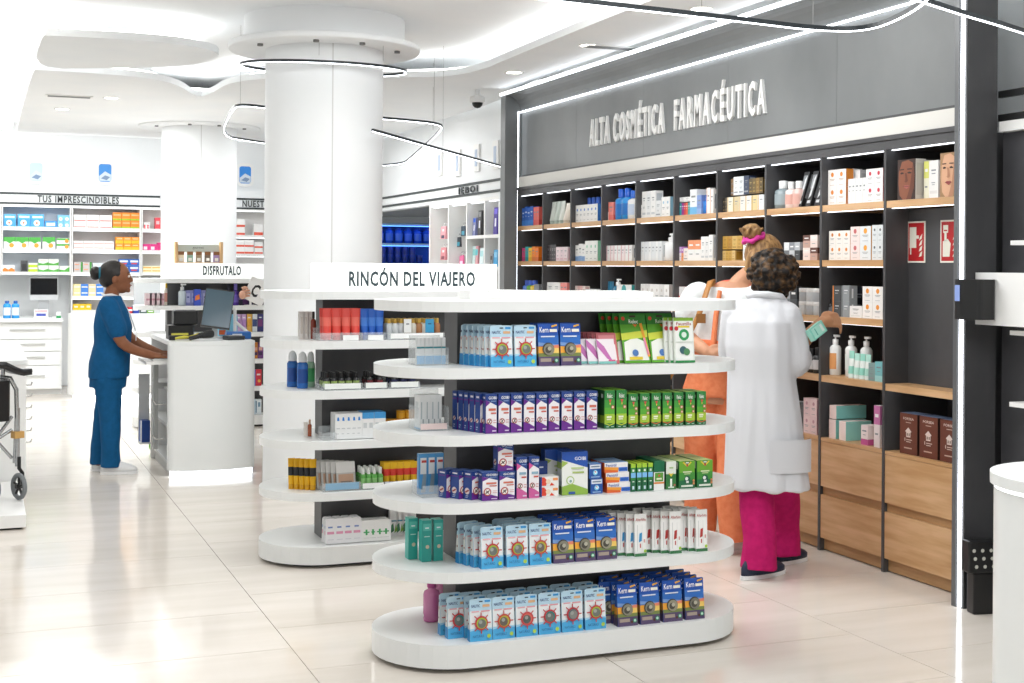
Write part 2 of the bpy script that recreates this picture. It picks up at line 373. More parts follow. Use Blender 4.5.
# ================================================================== gondolas
def shape_prism(xa, xb, yc, R, z0, z1): return MB().prism(stadium(xa, xb, yc, R), z0, z1, M_WHITE, False)
GZ = [.105, .372, .627, .877, 1.125, 1.372]        # shelf tops
def gondola(xa, xb, yc, label, R=.3):
    t = thing('gondola_shelf', label, 'display stand', ((xa+xb)/2, yc, 0), group='rounded white display gondolas')
    a, b = xa-(xa+xb)/2, xb-(xa+xb)/2
    bevel(put('base', shape_prism(a, b, 0, R, .018, .105), t), .006)
    put('toe_plinth', MB().prism(stadium(a, b, 0, R-.05), 0, .018, M_BLACK), t)
    for z in GZ[1:]: bevel(put('shelf', shape_prism(a, b, 0, R, z-.04, z), t), .004)
    for i, z in enumerate(GZ[:-1]): put('spine', MB().box(a, b, -.075, .075, z, GZ[i+1]-.04, M_DARK), t)
    return t
G1 = (1.705, 2.635, 4.925); G2 = (1.625, 2.572, 6.775); G3 = (1.60, 2.53, 12.70)
g1 = gondola(*G1, 'white oval gondola with a ridged top tray and no sign, full of pouches and cartons')
g2 = gondola(*G2, 'white oval gondola under the RINCÓN DEL VIAJERO sign')
g3 = gondola(*G3, 'white oval gondola under the DISFRUTALO sign')
# ridged tray on top of the unsigned gondola
t = MB().box(-.40, .40, -.075, .075, 0, .028, M_WHITE2)
for k in range(52): t.box(-.395+k*.0152, -.388+k*.0152, -.075, .075, .028, .033, M_WHITE2)
tag(put('ridged_tray', t, None, (2.17, 4.96, 1.372)), 'low white ridged tray on the top shelf of the unsigned gondola', 'tray')
def top_sign(x0, x1, yc, word, tx0, tx1, label, z0, capz):
    t = thing('topper_sign', label, 'sign', ((x0+x1)/2, yc, 1.372), group='backlit gondola topper signs')
    w = (x1-x0)/2
    bevel(put('sign_body', MB().box(-w, w, -.06, .06, 0, .142, M_SIGN), t), .003)
    vs, fs, a, b, q0, q1 = text_mesh(word, .028, 1.14); k = (tx1-tx0)/(b-a); H = capz/(text_mesh('H', .018)[5]-text_mesh('H', .018)[4])
    for i, ch in enumerate(word):
        if ch == ' ': continue
        off = text_mesh(word[:i+1], .028, 1.14)[3]; c = text_mesh(ch, .028); off -= c[3]; m = MB()
        V = [(tx0-(x0+x1)/2+(p.x+off-a)*k, -.0612, z0+((p.y-c[4])*.69/(c[5]-c[4])*1.05 if ch == 'J' else p.y)*H) for p in c[0]]; n = len(V); ed = {}
        for f in c[1]:
            for u, v in zip(f, f[1:]+f[:1]):
                if (v, u) in ed: del ed[(v, u)]
                else: ed[(u, v)] = 1
        m.add(V+[(q[0], -.0602, q[2]) for q in V], list(c[1])+[(v, u, n+u, n+v) for u, v in ed], M_INK); put('letter', m, t)
Ys = G2[2]-.06
top_sign(ony(316, 277, Ys).x, ony(497, 277, Ys).x, G2[2], 'RINCÓN DEL VIAJERO', ony(349, 277, Ys).x, ony(475, 277, Ys).x, 'white backlit sign reading RINCÓN DEL VIAJERO', .026, .075)
Ys = G3[2]-.06
top_sign(ony(169, 270, Ys).x, ony(266, 270, Ys).x, G3[2], 'DISFRUTALO', ony(203, 270, Ys).x, ony(241, 270, Ys).x, 'white backlit sign reading DISFRUTALO', .035, .085)

# ================================================================== nearer white units on the right wall
t = thing('side_shelving', 'charcoal backed shelving with white shelves beside the portal end panel', 'shelving unit', (4.25, 4.74, 0))
put('back_panel', MB().box(.0, .35, -1.4, 0, 0, 2.16, M_DARKI), t)
put('shelf', MB().box(-.05, -.002, -1.4, -.03, 2.115, 2.16, M_WHITE2), t)
for z in (2.165, 2.27): put('rail', MB().box(-.03, -.01, -1.4, -.0, z, z+.03, M_BLACK), t)
for zz in (1.63, 1.24, .93): put('shelf', MB().box(-.10, -.002, -1.4, -.16, zz-.02, zz, M_WHITE2), t)
put('drawer_box', MB().box(-.15, -.002, -1.4, -.0, 1.26, 1.49, M_WHITE2), t)
t = thing('scanner_device', 'black wall scanner with a small blue screen on the white box', 'device', (4.098, 4.725, 1.375))
bevel(put('housing', MB().prism([(-.135, -.05), (-.09, -.12), (.0, -.12), (0, .0), (-.11, .012), (-.135, -.01)], -.09, .085, M_BLACK), t), .02, 3)
put('screen', MB().poly([(-.1358, -.014, .06), (-.1358, -.046, .06), (-.1358, -.046, -.01), (-.1358, -.014, -.01)], mat('#7f93c9', .2, emit=.3)), t)
# folded step stool
t = thing('step_stool', 'black plastic folding step stool standing on the tiles', 'stool', (4.10, 4.66, 0), math.radians(-12))
bevel(put('seat', MB().box(-.1, .12, -.035, .035, .18, .32, M_BLACK), t), .008)
bevel(put('leg', MB().box(-.075, .02, -.03, .03, 0, .18, M_BLACK), t), .006); bevel(put('leg', MB().box(.07, .12, -.03, .03, 0, .18, M_BLACK), t), .006)
put('stretcher', MB().box(.021, .069, -.02, .02, .05, .09, M_BLACK), t)
dm = MB()
for r in range(3):
    for c in range(4): dm.lathe([(.008, 0), (.008, .003), (.0001, .003)], mat('#c9c9c0', .6), 8, (0, 0, 0), cap=False)
for r in range(3):
    for c in range(5):
        d = put('grip_dot', MB().add([(.0085*math.cos(k*math.pi/4), -.0015, .0085*math.sin(k*math.pi/4)) for k in range(8)], [tuple(range(8))], mat('#c9c9c0', .6)), t, (-.065+c*.04-(r*.006), -.0355, .21+r*.035))
# rounded service counter with lit underside, cropped by the frame
def counter_outline(x0, x1, y0, y1, r, n=10):
    pts = []
    for cx, cy, a0 in ((x1-r, y0+r, -90), (x1-r, y1-r, 0), (x0+r, y1-r, 90), (x0+r, y0+r, 180)):
        for i in range(n+1):
            a = math.radians(a0+90*i/n); pts.append((cx+r*math.cos(a), cy+r*math.sin(a)))
    return pts
t = thing('service_counter', 'rounded white counter with a lit groove under its top', 'counter', (3.13, 2.98, 0))
o = counter_outline(-.38, .6, -.6, .32, .3)
put('body', MB().prism([(x*.97, y*.97) for x, y in o], 0, .855, M_WHITE, True), t)
put('light_groove', MB().prism([(x*.965, y*.965) for x, y in o], .855, .867, M_LEDS), t)
bevel(put('top', MB().prism(o, .867, .9, M_WHITE), t), .005)

# ================================================================== checkout counter with the pharmacist
t = thing('checkout_counter', 'white checkout counter with a curved front and lit toe, beside the ringed column', 'counter', (1.53, 9.52, 0))
fr = [(-.30+.60*i/16, .10-.10*math.sin(math.pi*(.12+.76*i/16))) for i in range(17)]
put('front_panel', MB().prism(fr+[(.30, .16), (-.30, .16)], .05, .93, M_WHITE, True), t)
put('toe_light', MB().prism([(x*.97, y+.02) for x, y in fr]+[(.28, .16), (-.28, .16)], .004, .05, M_LEDS), t)
put('top', MB().prism(fr+[(.30, 1.15), (-.30, 1.15)], .931, .96, M_WHITE), t)
put('back_panel', MB().box(.27, .30, .162, 1.14, 0, .93, M_WHITE2), t)
put('side_panel', MB().box(-.30, .268, 1.11, 1.14, 0, .93, M_WHITE2), t)
for z in (.08, .34, .6): put('inner_shelf', MB().box(-.29, .268, .165, 1.108, z, z+.02, mat('#c9cbca', .5)), t)
put('plinth', MB().box(-.27, .26, .165, 1.1, 0, .07, mat('#b9bab8', .5)), t)
put('keyboard_tray', MB().box(-.44, -.2, .2, .75, .79, .81, M_WHITE2), t)
put('tray_arm', MB().box(-.36, -.33, .42, .47, .16, .79, mat('#a8aaa9', .4)), t)
put('tray_arm', MB().box(-.33, -.24, .42, .46, .6, .64, mat('#a8aaa9', .4)), t)
for z in (.25, .5): put('hook', MB().tube([(-.3, .3, z), (-.36, .3, z), (-.38, .3, z+.03)], .006, M_CHROME, 6), t)
kb = MB().box(-.075, .075, -.2, .2, 0, .014, mat('#ddddda', .5))
for i in range(4):
    for j in range(12): kb.box(-.062+i*.032, -.036+i*.032, -.19+j*.032, -.164+j*.032, .014, .018, mat('#c4c6c6', .5))
tag(put('keyboard', kb, None, (1.215, 9.97, .81)), 'pale keyboard on the pull-out tray under the pharmacist\'s hands', 'keyboard')
# things on the counter
zt = .96
t = thing('monitor', 'slim black monitor tilted on the checkout counter', 'monitor', (1.60, 9.92, zt), math.radians(-8))
put('foot', MB().lathe([(.09, 0), (.09, .012), (.02, .016)], mat('#b8bcbe', .3, .6), 18), t)
put('stand', MB().box(-.02, .02, .02, .035, .012, .2, mat('#b8bcbe', .3, .6)), t)
sc = put('panel', MB().box(-.105, .105, -.012, .012, 0, .29, M_BLACK), t, (0, -.005, .075), 0, math.radians(-10)); sc.rotation_euler = (math.radians(-10), math.radians(8), 0)
put('screen', MB().poly([(-.1, -.0128, .012), (.1, -.0128, .012), (.1, -.0128, .282), (-.1, -.0128, .282)], mat('#4c6472', .12, name='dim_screen')), sc)
t = thing('label_printer', 'black label printer with a stepped top on the checkout counter', 'printer', (1.36, 9.93, zt))
bevel(put('body', MB().prism([(-.10, -.07), (.08, -.07), (.08, .09), (-.10, .09)], 0, .10, M_BLACK), t), .01)
bevel(put('lid', MB().box(-.06, .11, -.05, .09, .1, .21, M_BLACK), t), .012)
put('paper_slot', MB().box(-.08, .04, -.0715, -.07, .03, .045, mat('#c9c24a', .5)), t)
t = thing('scanner_gun', 'black handheld barcode scanner lying on the checkout counter', 'scanner', (1.49, 9.66, zt), .5)
put('head', MB().tube([(-.05, 0, .035), (.03, 0, .045), (.06, 0, .045)], [.02, .03, .028], M_BLACK, 10), t); put('handle', MB().tube([(-.03, 0, .035), (-.12, .02, .018)], [.018, .016], M_BLACK, 8), t)
t = thing('cable', 'yellow and black cable bundle lying on the checkout counter', 'cable', (1.36, 9.68, zt))
put('loop', MB().tube([(-.1, 0, .012), (-.02, -.03, .03), (.06, 0, .02), (.09, .03, .045), (.02, .05, .02), (-.08, .03, .012)], .008, mat('#c9bf3a', .5), 6), t)
put('plug', MB().box(-.12, -.08, -.02, .02, .004, .035, M_BLACK), t)
t = thing('card_terminal', 'dark card terminal lying at the edge of the checkout counter', 'terminal', (1.70, 9.70, zt), .3)
bevel(put('body', MB().box(-.07, .07, -.045, .045, 0, .03, mat('#2d3034', .4)), t), .008); put('keypad', MB().box(-.05, .03, -.03, .03, .03, .034, mat('#9a9ca0', .5)), t)
t = thing('wipes_pack', 'blue and white wipes pack lying on the checkout counter', 'pack', (1.75, 9.81, zt))
bevel(put('pack', MB().box(-.09, .09, -.05, .05, 0, .055, mat('#1d62ae', .35)), t), .012); put('sticker', MB().box(-.05, .02, -.052, -.0505, .01, .04, mat('#e8eef2', .4)), t)
t = thing('desk_fan', 'slim white stand with an angled arm on the checkout counter', 'stand', (1.76, 10.0, zt))
put('pole', MB().tube([(0, 0, 0), (0, 0, .22)], .012, M_WHITE2, 10), t); put('arm', MB().tube([(0, 0, .12), (.09, -.02, .04)], .012, M_WHITE2, 8), t)
tag(put('paper_box', MB().box(-.07, .07, -.04, .04, 0, .16, mat('#7fc4e0', .5)).box(-.068, -.02, -.042, -.04, .015, .05, mat('#d8622a', .5)), None, (1.735, 10.18, zt)), 'light blue leaflet box with an orange corner on the checkout counter', 'box')
tag(put('paper_pack', MB().box(-.03, .03, -.05, .05, 0, .16, mat('#2a54a6', .4)).box(-.032, -.03, -.045, -.01, .0, .16, mat('#f0f2f4', .4)), None, (1.14, 10.25, .18), .1), 'blue and white paper pack hanging beside the counter tray arm', 'pack')
tag(put('pack_hanger', MB().box(-.04, .04, -.06, .06, -.012, 0, M_WHITE2).box(-.04, .04, .05, .06, 0, .5, M_WHITE2), None, (1.14, 10.25, .18)), 'white wire-thin bracket holding the blue paper pack', 'bracket')
tag(put('ball', MB().ball((0, 0, .045), .045, mat('#6db52c', .5), 14), None, (1.30, 11.0, 0)), 'bright green ball on the floor beside the checkout counter', 'ball')
# ================================================================== wheelchair podium and cabinet on the left
bevel(tag(put('podium', MB().box(-1.3, .245, 8.0, 9.25, .012, .085, M_WHITE2).box(-1.3, .225, 8.03, 9.23, 0, .012, M_BLACK)), 'low white podium under the folded wheelchair', 'podium'), .004)
t = thing('white_cabinet', 'white cabinet with a bright top and hooks on its end, behind the wheelchair', 'cabinet', (.28, 9.27, 0))
put('body', MB().box(-1.5, 0, 0, 2.0, 0, .84, M_WHITE2), t); put('top', MB().box(-1.5, .006, -.008, 2.0, .841, .87, M_WHITE), t)
for k in range(7): put('hook', MB().tube([(0, .02, .78-.075*k), (.03, .02, .78-.075*k), (.035, .02, .80-.075*k)], .005, M_CHROME, 6), t)
# folded wheelchair
M_TUBE = mat('#b9bcbe', .25, .8, name='aluminium_tube'); M_VINYL = mat('#1b1b1d', .35, name='black_vinyl'); M_TYRE = mat('#7e8284', .7, name='grey_tyre'); M_TAN = mat('#c49a5a', .6, name='tan_clamp')
t = thing('wheelchair', 'folded wheelchair with black vinyl seat and grey tyres on the white podium', 'wheelchair', (0.125, 8.5, .085), math.radians(28))
for x, y in ((-.06, .0), (.085, -.04)):
    w = put('caster_wheel', MB().tube([(x, y+.068*math.cos(a), .082+.068*math.sin(a)) for a in [2*math.pi*i/20 for i in range(20)]], .014, M_TYRE, 8, closed=True), t)
    sp = MB().lathe([(.014, -.01), (.014, .01)], M_VINYL, 10)
    put('hub', MB().tube([(x-.02, y, .082), (x+.02, y, .082)], .014, M_VINYL, 10), w)
    for k in range(5):
        a = 2*math.pi*k/5+.3; put('spoke', MB().tube([(x, y, .082), (x, y+.066*math.cos(a), .082+.066*math.sin(a))], .008, M_VINYL, 6), w)
    put('fork', MB().tube([(x+.022, y, .082), (x+.022, y, .16), (x, y, .19), (x, y, .26)], .011, M_VINYL, 8), t)
    put('frame_tube', MB().tube([(x, y+.02, .2), (x, y+.02, .55)], .014, M_TUBE, 10), t)
    put('clamp', MB().box(x-.03, x+.03, y-.005, y+.045, .37, .41, M_TAN), t)
put('side_frame', MB().tube([(-.02, .0, .74), (.04, -.01, .73), (.075, -.02, .66), (.08, -.02, .5), (.08, .0, .22)], .014, M_TUBE, 10), t)
put('side_frame', MB().tube([(-.2, .02, .74), (-.16, .02, .5), (-.16, .02, .22)], .014, M_TUBE, 10), t)
for z0, z1 in ((.22, .5), (.5, .25), (.3, .42)): put('cross_brace', MB().tube([(-.15, .03, z0), (.06, .0, z1)], .010, M_TUBE, 8), t)
bevel(put('seat', MB().prism([(-.25, -.06), (.02, -.06), (.02, .12), (-.25, .12)], .48, .72, M_VINYL), t), .02, 3)
ar = MB(); v = []
for i in range(8):
    u = i/7; x = -.25+.39*u; z = .82-.05*u-.02*math.sin(u*9); hw = .09-.02*u
    v += [(x, -.05-hw*.5, z-.012), (x, .05+hw*.5, z-.005), (x, .05+hw*.5, z+.02), (x, -.05-hw*.5, z+.024)]
ar.add(v, [(4*i+j, 4*i+(j+1) % 4, 4*i+4+(j+1) % 4, 4*i+4+j) for i in range(7) for j in range(4)]+[(3, 2, 1, 0), (28, 29, 30, 31)], M_VINYL, True)
put('armrest', ar, t); put('armrest_post', MB().tube([(.0, 0, .7), (.0, 0, .79)], .012, M_TUBE, 8), t)
# big rear wheel mostly outside the frame
w = put('rear_wheel', MB().tube([(-.12, .3+.27*math.cos(a), .29+.27*math.sin(a)) for a in [2*math.pi*i/32 for i in range(32)]], .016, M_TYRE, 8, closed=True), t)
put('hub', MB().tube([(-.15, .3, .29), (-.09, .3, .29)], .025, M_VINYL, 10), w)
for k in range(10):
    a = 2*math.pi*k/10; put('spoke', MB().tube([(-.12, .3, .29), (-.12, .3+.26*math.cos(a), .29+.26*math.sin(a))], .003, M_TUBE, 5), w)

# ================================================================== back wall
YB = 16.8
def zrow(py, px=80): return ony(px, py, YB).z
def back_unit(x0, x1, rows, label, zbot, tint):
    t = thing('wall_shelf_unit', label, 'shelving unit', (x0, YB, 0), group='white shelf units along the back wall')
    w = x1-x0
    put('side_panel', MB().box(0, .015, 0, .49, zbot, 2.2, M_WHITE2), t); put('side_panel', MB().box(w-.015, w-.0005, 0, .49, zbot, 2.2, M_WHITE2), t)
    put('back_panel', MB().box(.015, w-.015, .3, .32, zbot, 2.18, mat(tint, .6)), t)
    put('top_panel', MB().box(.015, w-.015, 0, .49, 2.18, 2.2, M_WHITE2), t)
    for z in rows:
        put('shelf', MB().box(.0155, w-.0155, 0, .299, z-.035, z, M_WHITE2), t)
    for z in [2.18]+rows[:-1]:
        put('shelf_light', MB().box(.02, w-.02, .02, .035, z-(.041 if z < 2.18 else .006), z-(.0355 if z < 2.18 else .0005), M_LEDS), t)
Z1, Z2, Z3 = zrow(227.5), zrow(249.5), zrow(272)
Z4, Z5 = zrow(296, 110), zrow(310, 110)
back_unit(-.75, .215, [Z1, Z2, Z3], 'white shelf unit at the start of the back wall', 1.36, '#eef2f6')
back_unit(.22, 1.0, [Z1, Z2, Z3], 'white shelf unit with blue and green cartons above the wall computer', 1.36, '#e4ecf4')
back_unit(1.005, 1.81, [Z1, Z2, Z3, Z4, Z5], 'white shelf unit with red-lined and orange cartons under the black letters', .8, '#f1ecea')
back_unit(1.815, 2.25, [Z1, Z2, Z3], 'narrow white shelf unit with pink cartons on the back wall', 1.36, '#f3eeea')
back_unit(2.85, 3.6, [Z1-.06, zrow(252), zrow(274)], 'white shelf unit with red-striped white boxes beside the second column', .8, '#f4f2f0')
for nm, x0, x1 in (('trim_1', -.75, 2.07), ('trim_2', 2.94, 3.6)):
    t = struct(put(nm, MB().box(x0, x1, YB+.3, 17.299, 2.201, 2.45, M_WALL)))
    for z in (2.345, 2.225): put('black_rule', MB().box(x0, x1, YB+.29, YB+.2999, z-.011, z+.011, mat('#2f3638', .5)), t)
def back_word(word, px0, px1, label):
    Y = YB+.287; x0 = ony(px0, 199, Y).x; x1 = ony(px1, 199, Y).x
    t = thing('wall_lettering', label, 'sign lettering', (x0, Y, 2.242))
    sx = (x1-x0)
    vs, fs, a, b, q0, q1 = text_mesh(word, .016, 1.18)
    for i, ch in enumerate(word):
        if ch == ' ': continue
        pre = text_mesh(word[:i+1], .016, 1.18); c = text_mesh(ch, .016); off = pre[3]-c[3]; k = sx/(b-a)
        m = MB(); H = .085/(q1-q0); V = [((p.x+off-a)*k, -.003, (p.y-q0)*H) for p in c[0]]
        m.add(V, c[1], mat('#2f3638', .5)); n = len(V)
        ed = {}
        for f in c[1]:
            for u, w in zip(f, f[1:]+f[:1]):
                if (w, u) in ed: del ed[(w, u)]
                else: ed[(u, w)] = 1
        m.add(V+[(q[0], .002, q[2]) for q in V], [(w, u, n+u, n+w) for u, w in ed], mat('#2f3638', .5))
        put('letter', m, t)
back_word('TUS IMPRESCINDIBLES', 37.5, 119, 'black letters reading TUS IMPRESCINDIBLES between two black rules')
back_word('NUEST', 242.5, 264, 'black letters reading NUEST on the back wall beside the column')
# black wall hook ornament at the left end of the rules
tag(put('wall_scroll', MB().tube([(.12+.05*math.cos(a), YB+.27, 2.42+.05*math.sin(a)) for a in [i*.5 for i in range(10)]]+[(.17, YB+.27, 2.36)], .011, mat('#2f3638', .5), 6)), 'black scroll ornament above the start of the black rules', 'ornament')
# oval product niches on the back wall
def niche(px, py, seed, fill, lab):
    p = ony(px, py, 17.29); t = thing('wall_niche', lab, 'wall display', (p.x, 17.299, p.z), group='rounded wall displays')
    o = counter_outline(-.11, .11, -.15, .15, .07, 5)
    put('frame', MB().add([(x, 0, z) for x, z in o]+[(x, -.02, z) for x, z in o], [(i, (i+1) % len(o), len(o)+(i+1) % len(o), len(o)+i) for i in range(len(o))]+[tuple(range(len(o), 2*len(o)))], M_WHITE2), t)
    i2 = counter_outline(-.075, .075, -.11, .11, .03, 4); m = MB()
    m.add([(x, -.022, z) for x, z in i2], [tuple(range(len(i2)))], mat(fill, .5))
    m.poly([(-.07, -.024, -.1), (.07, -.024, -.1), (.07, -.024, -.02), (.0, -.024, .02), (-.07, -.024, -.04)], mat('#cfdce8', .5))
    m.poly([(-.05, -.026, -.07), (.02, -.026, -.09), (.06, -.026, -.05), (.0, -.026, -.03)], mat('#7d95b4', .5))
    put('picture', m, t)
niche(36, 172, 1, '#c3d6ea', 'pale blue rounded picture niche above the word TUS')
niche(105, 173, 2, '#3f8fdc', 'rounded picture niche with a bright blue top above the shelf letters')
niche(245, 175, 3, '#2f8ae0', 'rounded picture niche with a blue flag shape beside the second column')
# drawers + worktop under the computer
t = thing('drawer_cabinet', 'white drawer cabinet with slim handles under the wall computer', 'cabinet', (-.75, 16.2, 0))
put('body', MB().box(0, 1.62, .02, .9, .06, .83, M_WHITE2), t); put('plinth', MB().box(0, 1.62, .05, .9, 0, .06, mat('#cfcfcd', .6)), t)
for x0, x1 in ((.02, .8), (.82, 1.6)):
    for z0, z1 in ((.64, .82), (.5, .63), (.34, .49), (.07, .33)):
        d = put('drawer', MB().box(x0, x1, 0, .0199, z0, z1, M_WHITE), t)
        put('handle', MB().box(x0+.24, x1-.16, -.022, -.0005, (z0+z1)/2+.01, (z0+z1)/2+.022, mat('#c9cac9', .3, .6)), d)
bevel(tag(put('worktop', MB().box(-.78, .88, 16.15, 17.1, .831, .87, M_WHITE)), 'continuous white worktop carrying the wall computer', 'worktop'), .004)
p = ony(44, 300, 16.55)
t = thing('computer', 'all-in-one computer with a black screen and silver chin on the white worktop', 'computer', (p.x, 16.6, .871))
put('foot', MB().box(-.09, .09, -.06, .09, 0, .008, mat('#c7cacc', .3, .5)), t); put('stand', MB().box(-.06, .06, .03, .04, .008, .3, mat('#c7cacc', .3, .5)), t)
put('case', MB().box(-.155, .155, 0, .02, .2, .465, mat('#d3d6d8', .3, .3)), t); put('screen', MB().box(-.15, .15, -.003, -.0005, .265, .46, mat('#060607', .15)), t)
# rounded white counter in front of the back shelves
t = thing('rounded_counter', 'long rounded white counter with lit toe before the back shelves', 'counter', (1.0, 15.4, 0))
o = counter_outline(-.10, 1.35, -.15, .45, .28, 8)
put('body', MB().prism(o, .06, .92, M_WHITE, True), t); put('toe_light', MB().prism([(.05+x*.92, .02+y*.92) for x, y in o], .003, .06, M_LED), t)
bevel(put('top', MB().prism([(x*1.01, y*1.01) for x, y in o], .921, .95, M_WHITE), t), .004)
tag(put('counter_screen', MB().box(-.3, .3, -.004, .004, 0, .36, mat('#cfd3d4', .15, alpha=.75)), None, (1.9, 15.55, .951)), 'grey translucent guard screen on the rounded back counter', 'screen')
# ================================================================== white alcove shelving beyond the portal
t = thing('alcove_shelves', 'white shelving with hanging accessories in the alcove beyond the portal', 'shelving unit', (4.4, 11.3, 0))
DY = [0, .45, .95, 1.5, 2.1]
for y in DY: put('divider', MB().box(0, .5, y, y+.03, 0, 2.149, M_WHITE2), t)
for a, b in zip(DY, DY[1:]):
    put('back_panel', MB().box(.45, .5, a+.031, b-.001, 0, 2.149, M_WHITE2), t)
    for z in ((1.80, 1.50) if a < .9 else (1.50,)): put('shelf', MB().box(.0, .449, a+.0305, b-.0005, z-.03, z, M_WHITE2), t)
    put('top_panel', MB().box(0, .449, a+.0305, b-.0005, 2.12, 2.149, M_WHITE2), t)
    put('top_light', MB().box(.03, .05, a+.05, b-.03, 2.112, 2.1195, M_LEDS), t)
wall_word('wall_lettering', 'IEBOI', onx(459, 192, 4.392).y, onx(478, 189, 4.392).y, 2.215, 2.28, 4.392, 'small black letters between the two rules of the alcove fascia', mat('#2f3638', .5), .008)
# blue room beyond the opening
M_BLUEW = mat('#2f6fd0', .6, name='blue_panel')
t = thing('blue_display', 'blue lit display shelves full of blue canisters beyond the alcove opening', 'shelving unit', (4.6, 16.75, 0))
put('back_panel', MB().box(0, 1.35, .4, .42, 0, 2.06, M_BLUEW), t); put('header', MB().box(-.02, 1.35, -.02, .4, 2.065, 2.145, mat('#9aa0a3', .5)), t)
for z in (2.06, 1.80, 1.54, 1.25, .9): put('shelf', MB().box(0, 1.35, 0, .39, z-.03, z, mat('#9cc4f0', .4)), t)
put('shelf_light', MB().box(.02, 1.33, .03, .05, 2.022, 2.029, mat('#4f8cff', .5, emit=6.0)), t)
put('shelf_light', MB().box(.02, 1.33, .03, .05, 1.762, 1.769, mat('#4f8cff', .5, emit=6.0)), t)
put('shelf_light', MB().box(.02, 1.33, .03, .05, 1.502, 1.509, mat('#4f8cff', .5, emit=6.0)), t)
# ================================================================== product templates
# a template is a list of (part name or None for the root, mesh, offset)
EPS = .00035
def circ(u, v, r, asp, n=14): return [(u+r*math.cos(2*math.pi*i/n), v+r*asp*math.sin(2*math.pi*i/n)) for i in range(n)]
def slab(w, h, db, dt=None, base='#ffffff', F=(), L=(), R=(), T=(), rnd=0.0, side=None, top=None, rough=.38, sg=None):
    """carton or pouch standing on z=0, front towards -Y; prints given in (u,v) of each face"""
    dt = db if dt is None else dt; m = MB(); bm_ = mat(base, rough); sm = mat(side, rough) if side else bm_; tm = mat(top, rough) if top else bm_
    D = lambda z: db+(dt-db)*z/h
    o = [(-w/2, 0), (w/2, 0)]
    if rnd:
        for i in range(5): a = math.pi/2*i/4; o.append((w/2-rnd+rnd*math.cos(a), h-rnd+rnd*math.sin(a)))
        for i in range(5): a = math.pi/2*i/4; o.append((-w/2+rnd-rnd*math.sin(a), h-rnd+rnd*math.cos(a)))
    else: o += [(w/2, h), (-w/2, h)]
    n = len(o); V = [(x, -D(z)/2, z) for x, z in o]+[(x, D(z)/2, z) for x, z in o]
    m.add(V, [tuple(range(n))], bm_); m.add(V, [tuple(range(2*n-1, n-1, -1))], bm_)
    for i in range(n):
        j = (i+1) % n; q = tm if (o[i][1] > h*.9 and o[j][1] > h*.9) else sm
        m.add(V, [(j, i, n+i, n+j)], q)
    maps = {'F': lambda u, v, k: ((u-.5)*w, -D(v*h)/2-EPS*k, v*h), 'L': lambda u, v, k: (-w/2-EPS*k, (.5-u)*D(v*h), v*h),
            'R': lambda u, v, k: (w/2+EPS*k, (u-.5)*D(v*h), v*h), 'T': lambda u, v, k: ((u-.5)*w, (v-.5)*dt, h+EPS*k)}
    fw = {'F': w, 'L': db, 'R': db, 'T': w}
    for face, pr in (('F', F), ('L', L), ('R', R), ('T', T)):
        mp = maps[face]; asp = fw[face]/(dt if face == 'T' else h)
        for k, p in enumerate(pr):
            k += 1; c = mat(p[1], rough)
            if p[0] == 'r': a, b, cc, d = p[2:6]; m.poly([mp(a, b, k), mp(cc, b, k), mp(cc, d, k), mp(a, d, k)], c)
            elif p[0] == 'p': m.poly([mp(u, v, k) for u, v in p[2]], c)
            elif p[0] == 'c': m.poly([mp(u, v, k) for u, v in circ(p[2], p[3], p[4], asp)], c)
            elif p[0] == 'l':
                u0, v0, u1, v1, th = p[2:7]; dx, dy = (u1-u0), (v1-v0)/asp; L_ = math.hypot(dx, dy); nx, ny = -dy/L_*th/2, dx/L_*th/2*asp
                m.poly([mp(u0+nx, v0+ny, k), mp(u0-nx, v0-ny, k), mp(u1-nx, v1-ny, k), mp(u1+nx, v1+ny, k)], c)
            elif p[0] == 't':
                s, u0, v0, u1, v1 = p[2:7]; m.text(s, lambda x, y: mp(u0+x, v0+y, k), u1-u0, v1-v0, c, .01)
    return [(None, m.mesh('carton'), (0, 0, 0))]
def lines(col, u0, u1, vs, th=.012): return [('r', col, u0, v-th/2, u1, v+th/2) for v in vs]
def tube_t(w, h, body, cap, band=None, d=None, text=None):
    """squeeze tube standing on its cap"""
    r = w*.42; m = MB(); n = 14; k = 6; V = []
    zc = h*.16
    for j in range(k+1):
        u = j/k; z = zc+(h-zc)*u; sx = r+(w/2-r)*u; sy = r*(1-u)+.0015
        V += [(sx*math.cos(2*math.pi*i/n), sy*math.sin(2*math.pi*i/n), z) for i in range(n)]
    def fcs(a, b): return [(j*n+i, j*n+(i+1) % n, (j+1)*n+(i+1) % n, (j+1)*n+i) for j in range(a, b) for i in range(n)]
    if band: m.add(V, fcs(0, 2), mat(body, .35), True); m.add(V, fcs(2, 4), mat(band, .35), True); m.add(V, fcs(4, k), mat(body, .35), True)
    else: m.add(V, fcs(0, k), mat(body, .35), True)
    m.add(V, [tuple(range(k*n, (k+1)*n)), tuple(range(n-1, -1, -1))], mat(body, .35))
    c = MB().lathe([(r*.95, 0), (r*.95, zc*.95), (r*.8, zc)], mat(cap, .3), n)
    return [(None, m.mesh('tube'), (0, 0, 0)), ('cap', c.mesh('cap'), (0, 0, 0))]
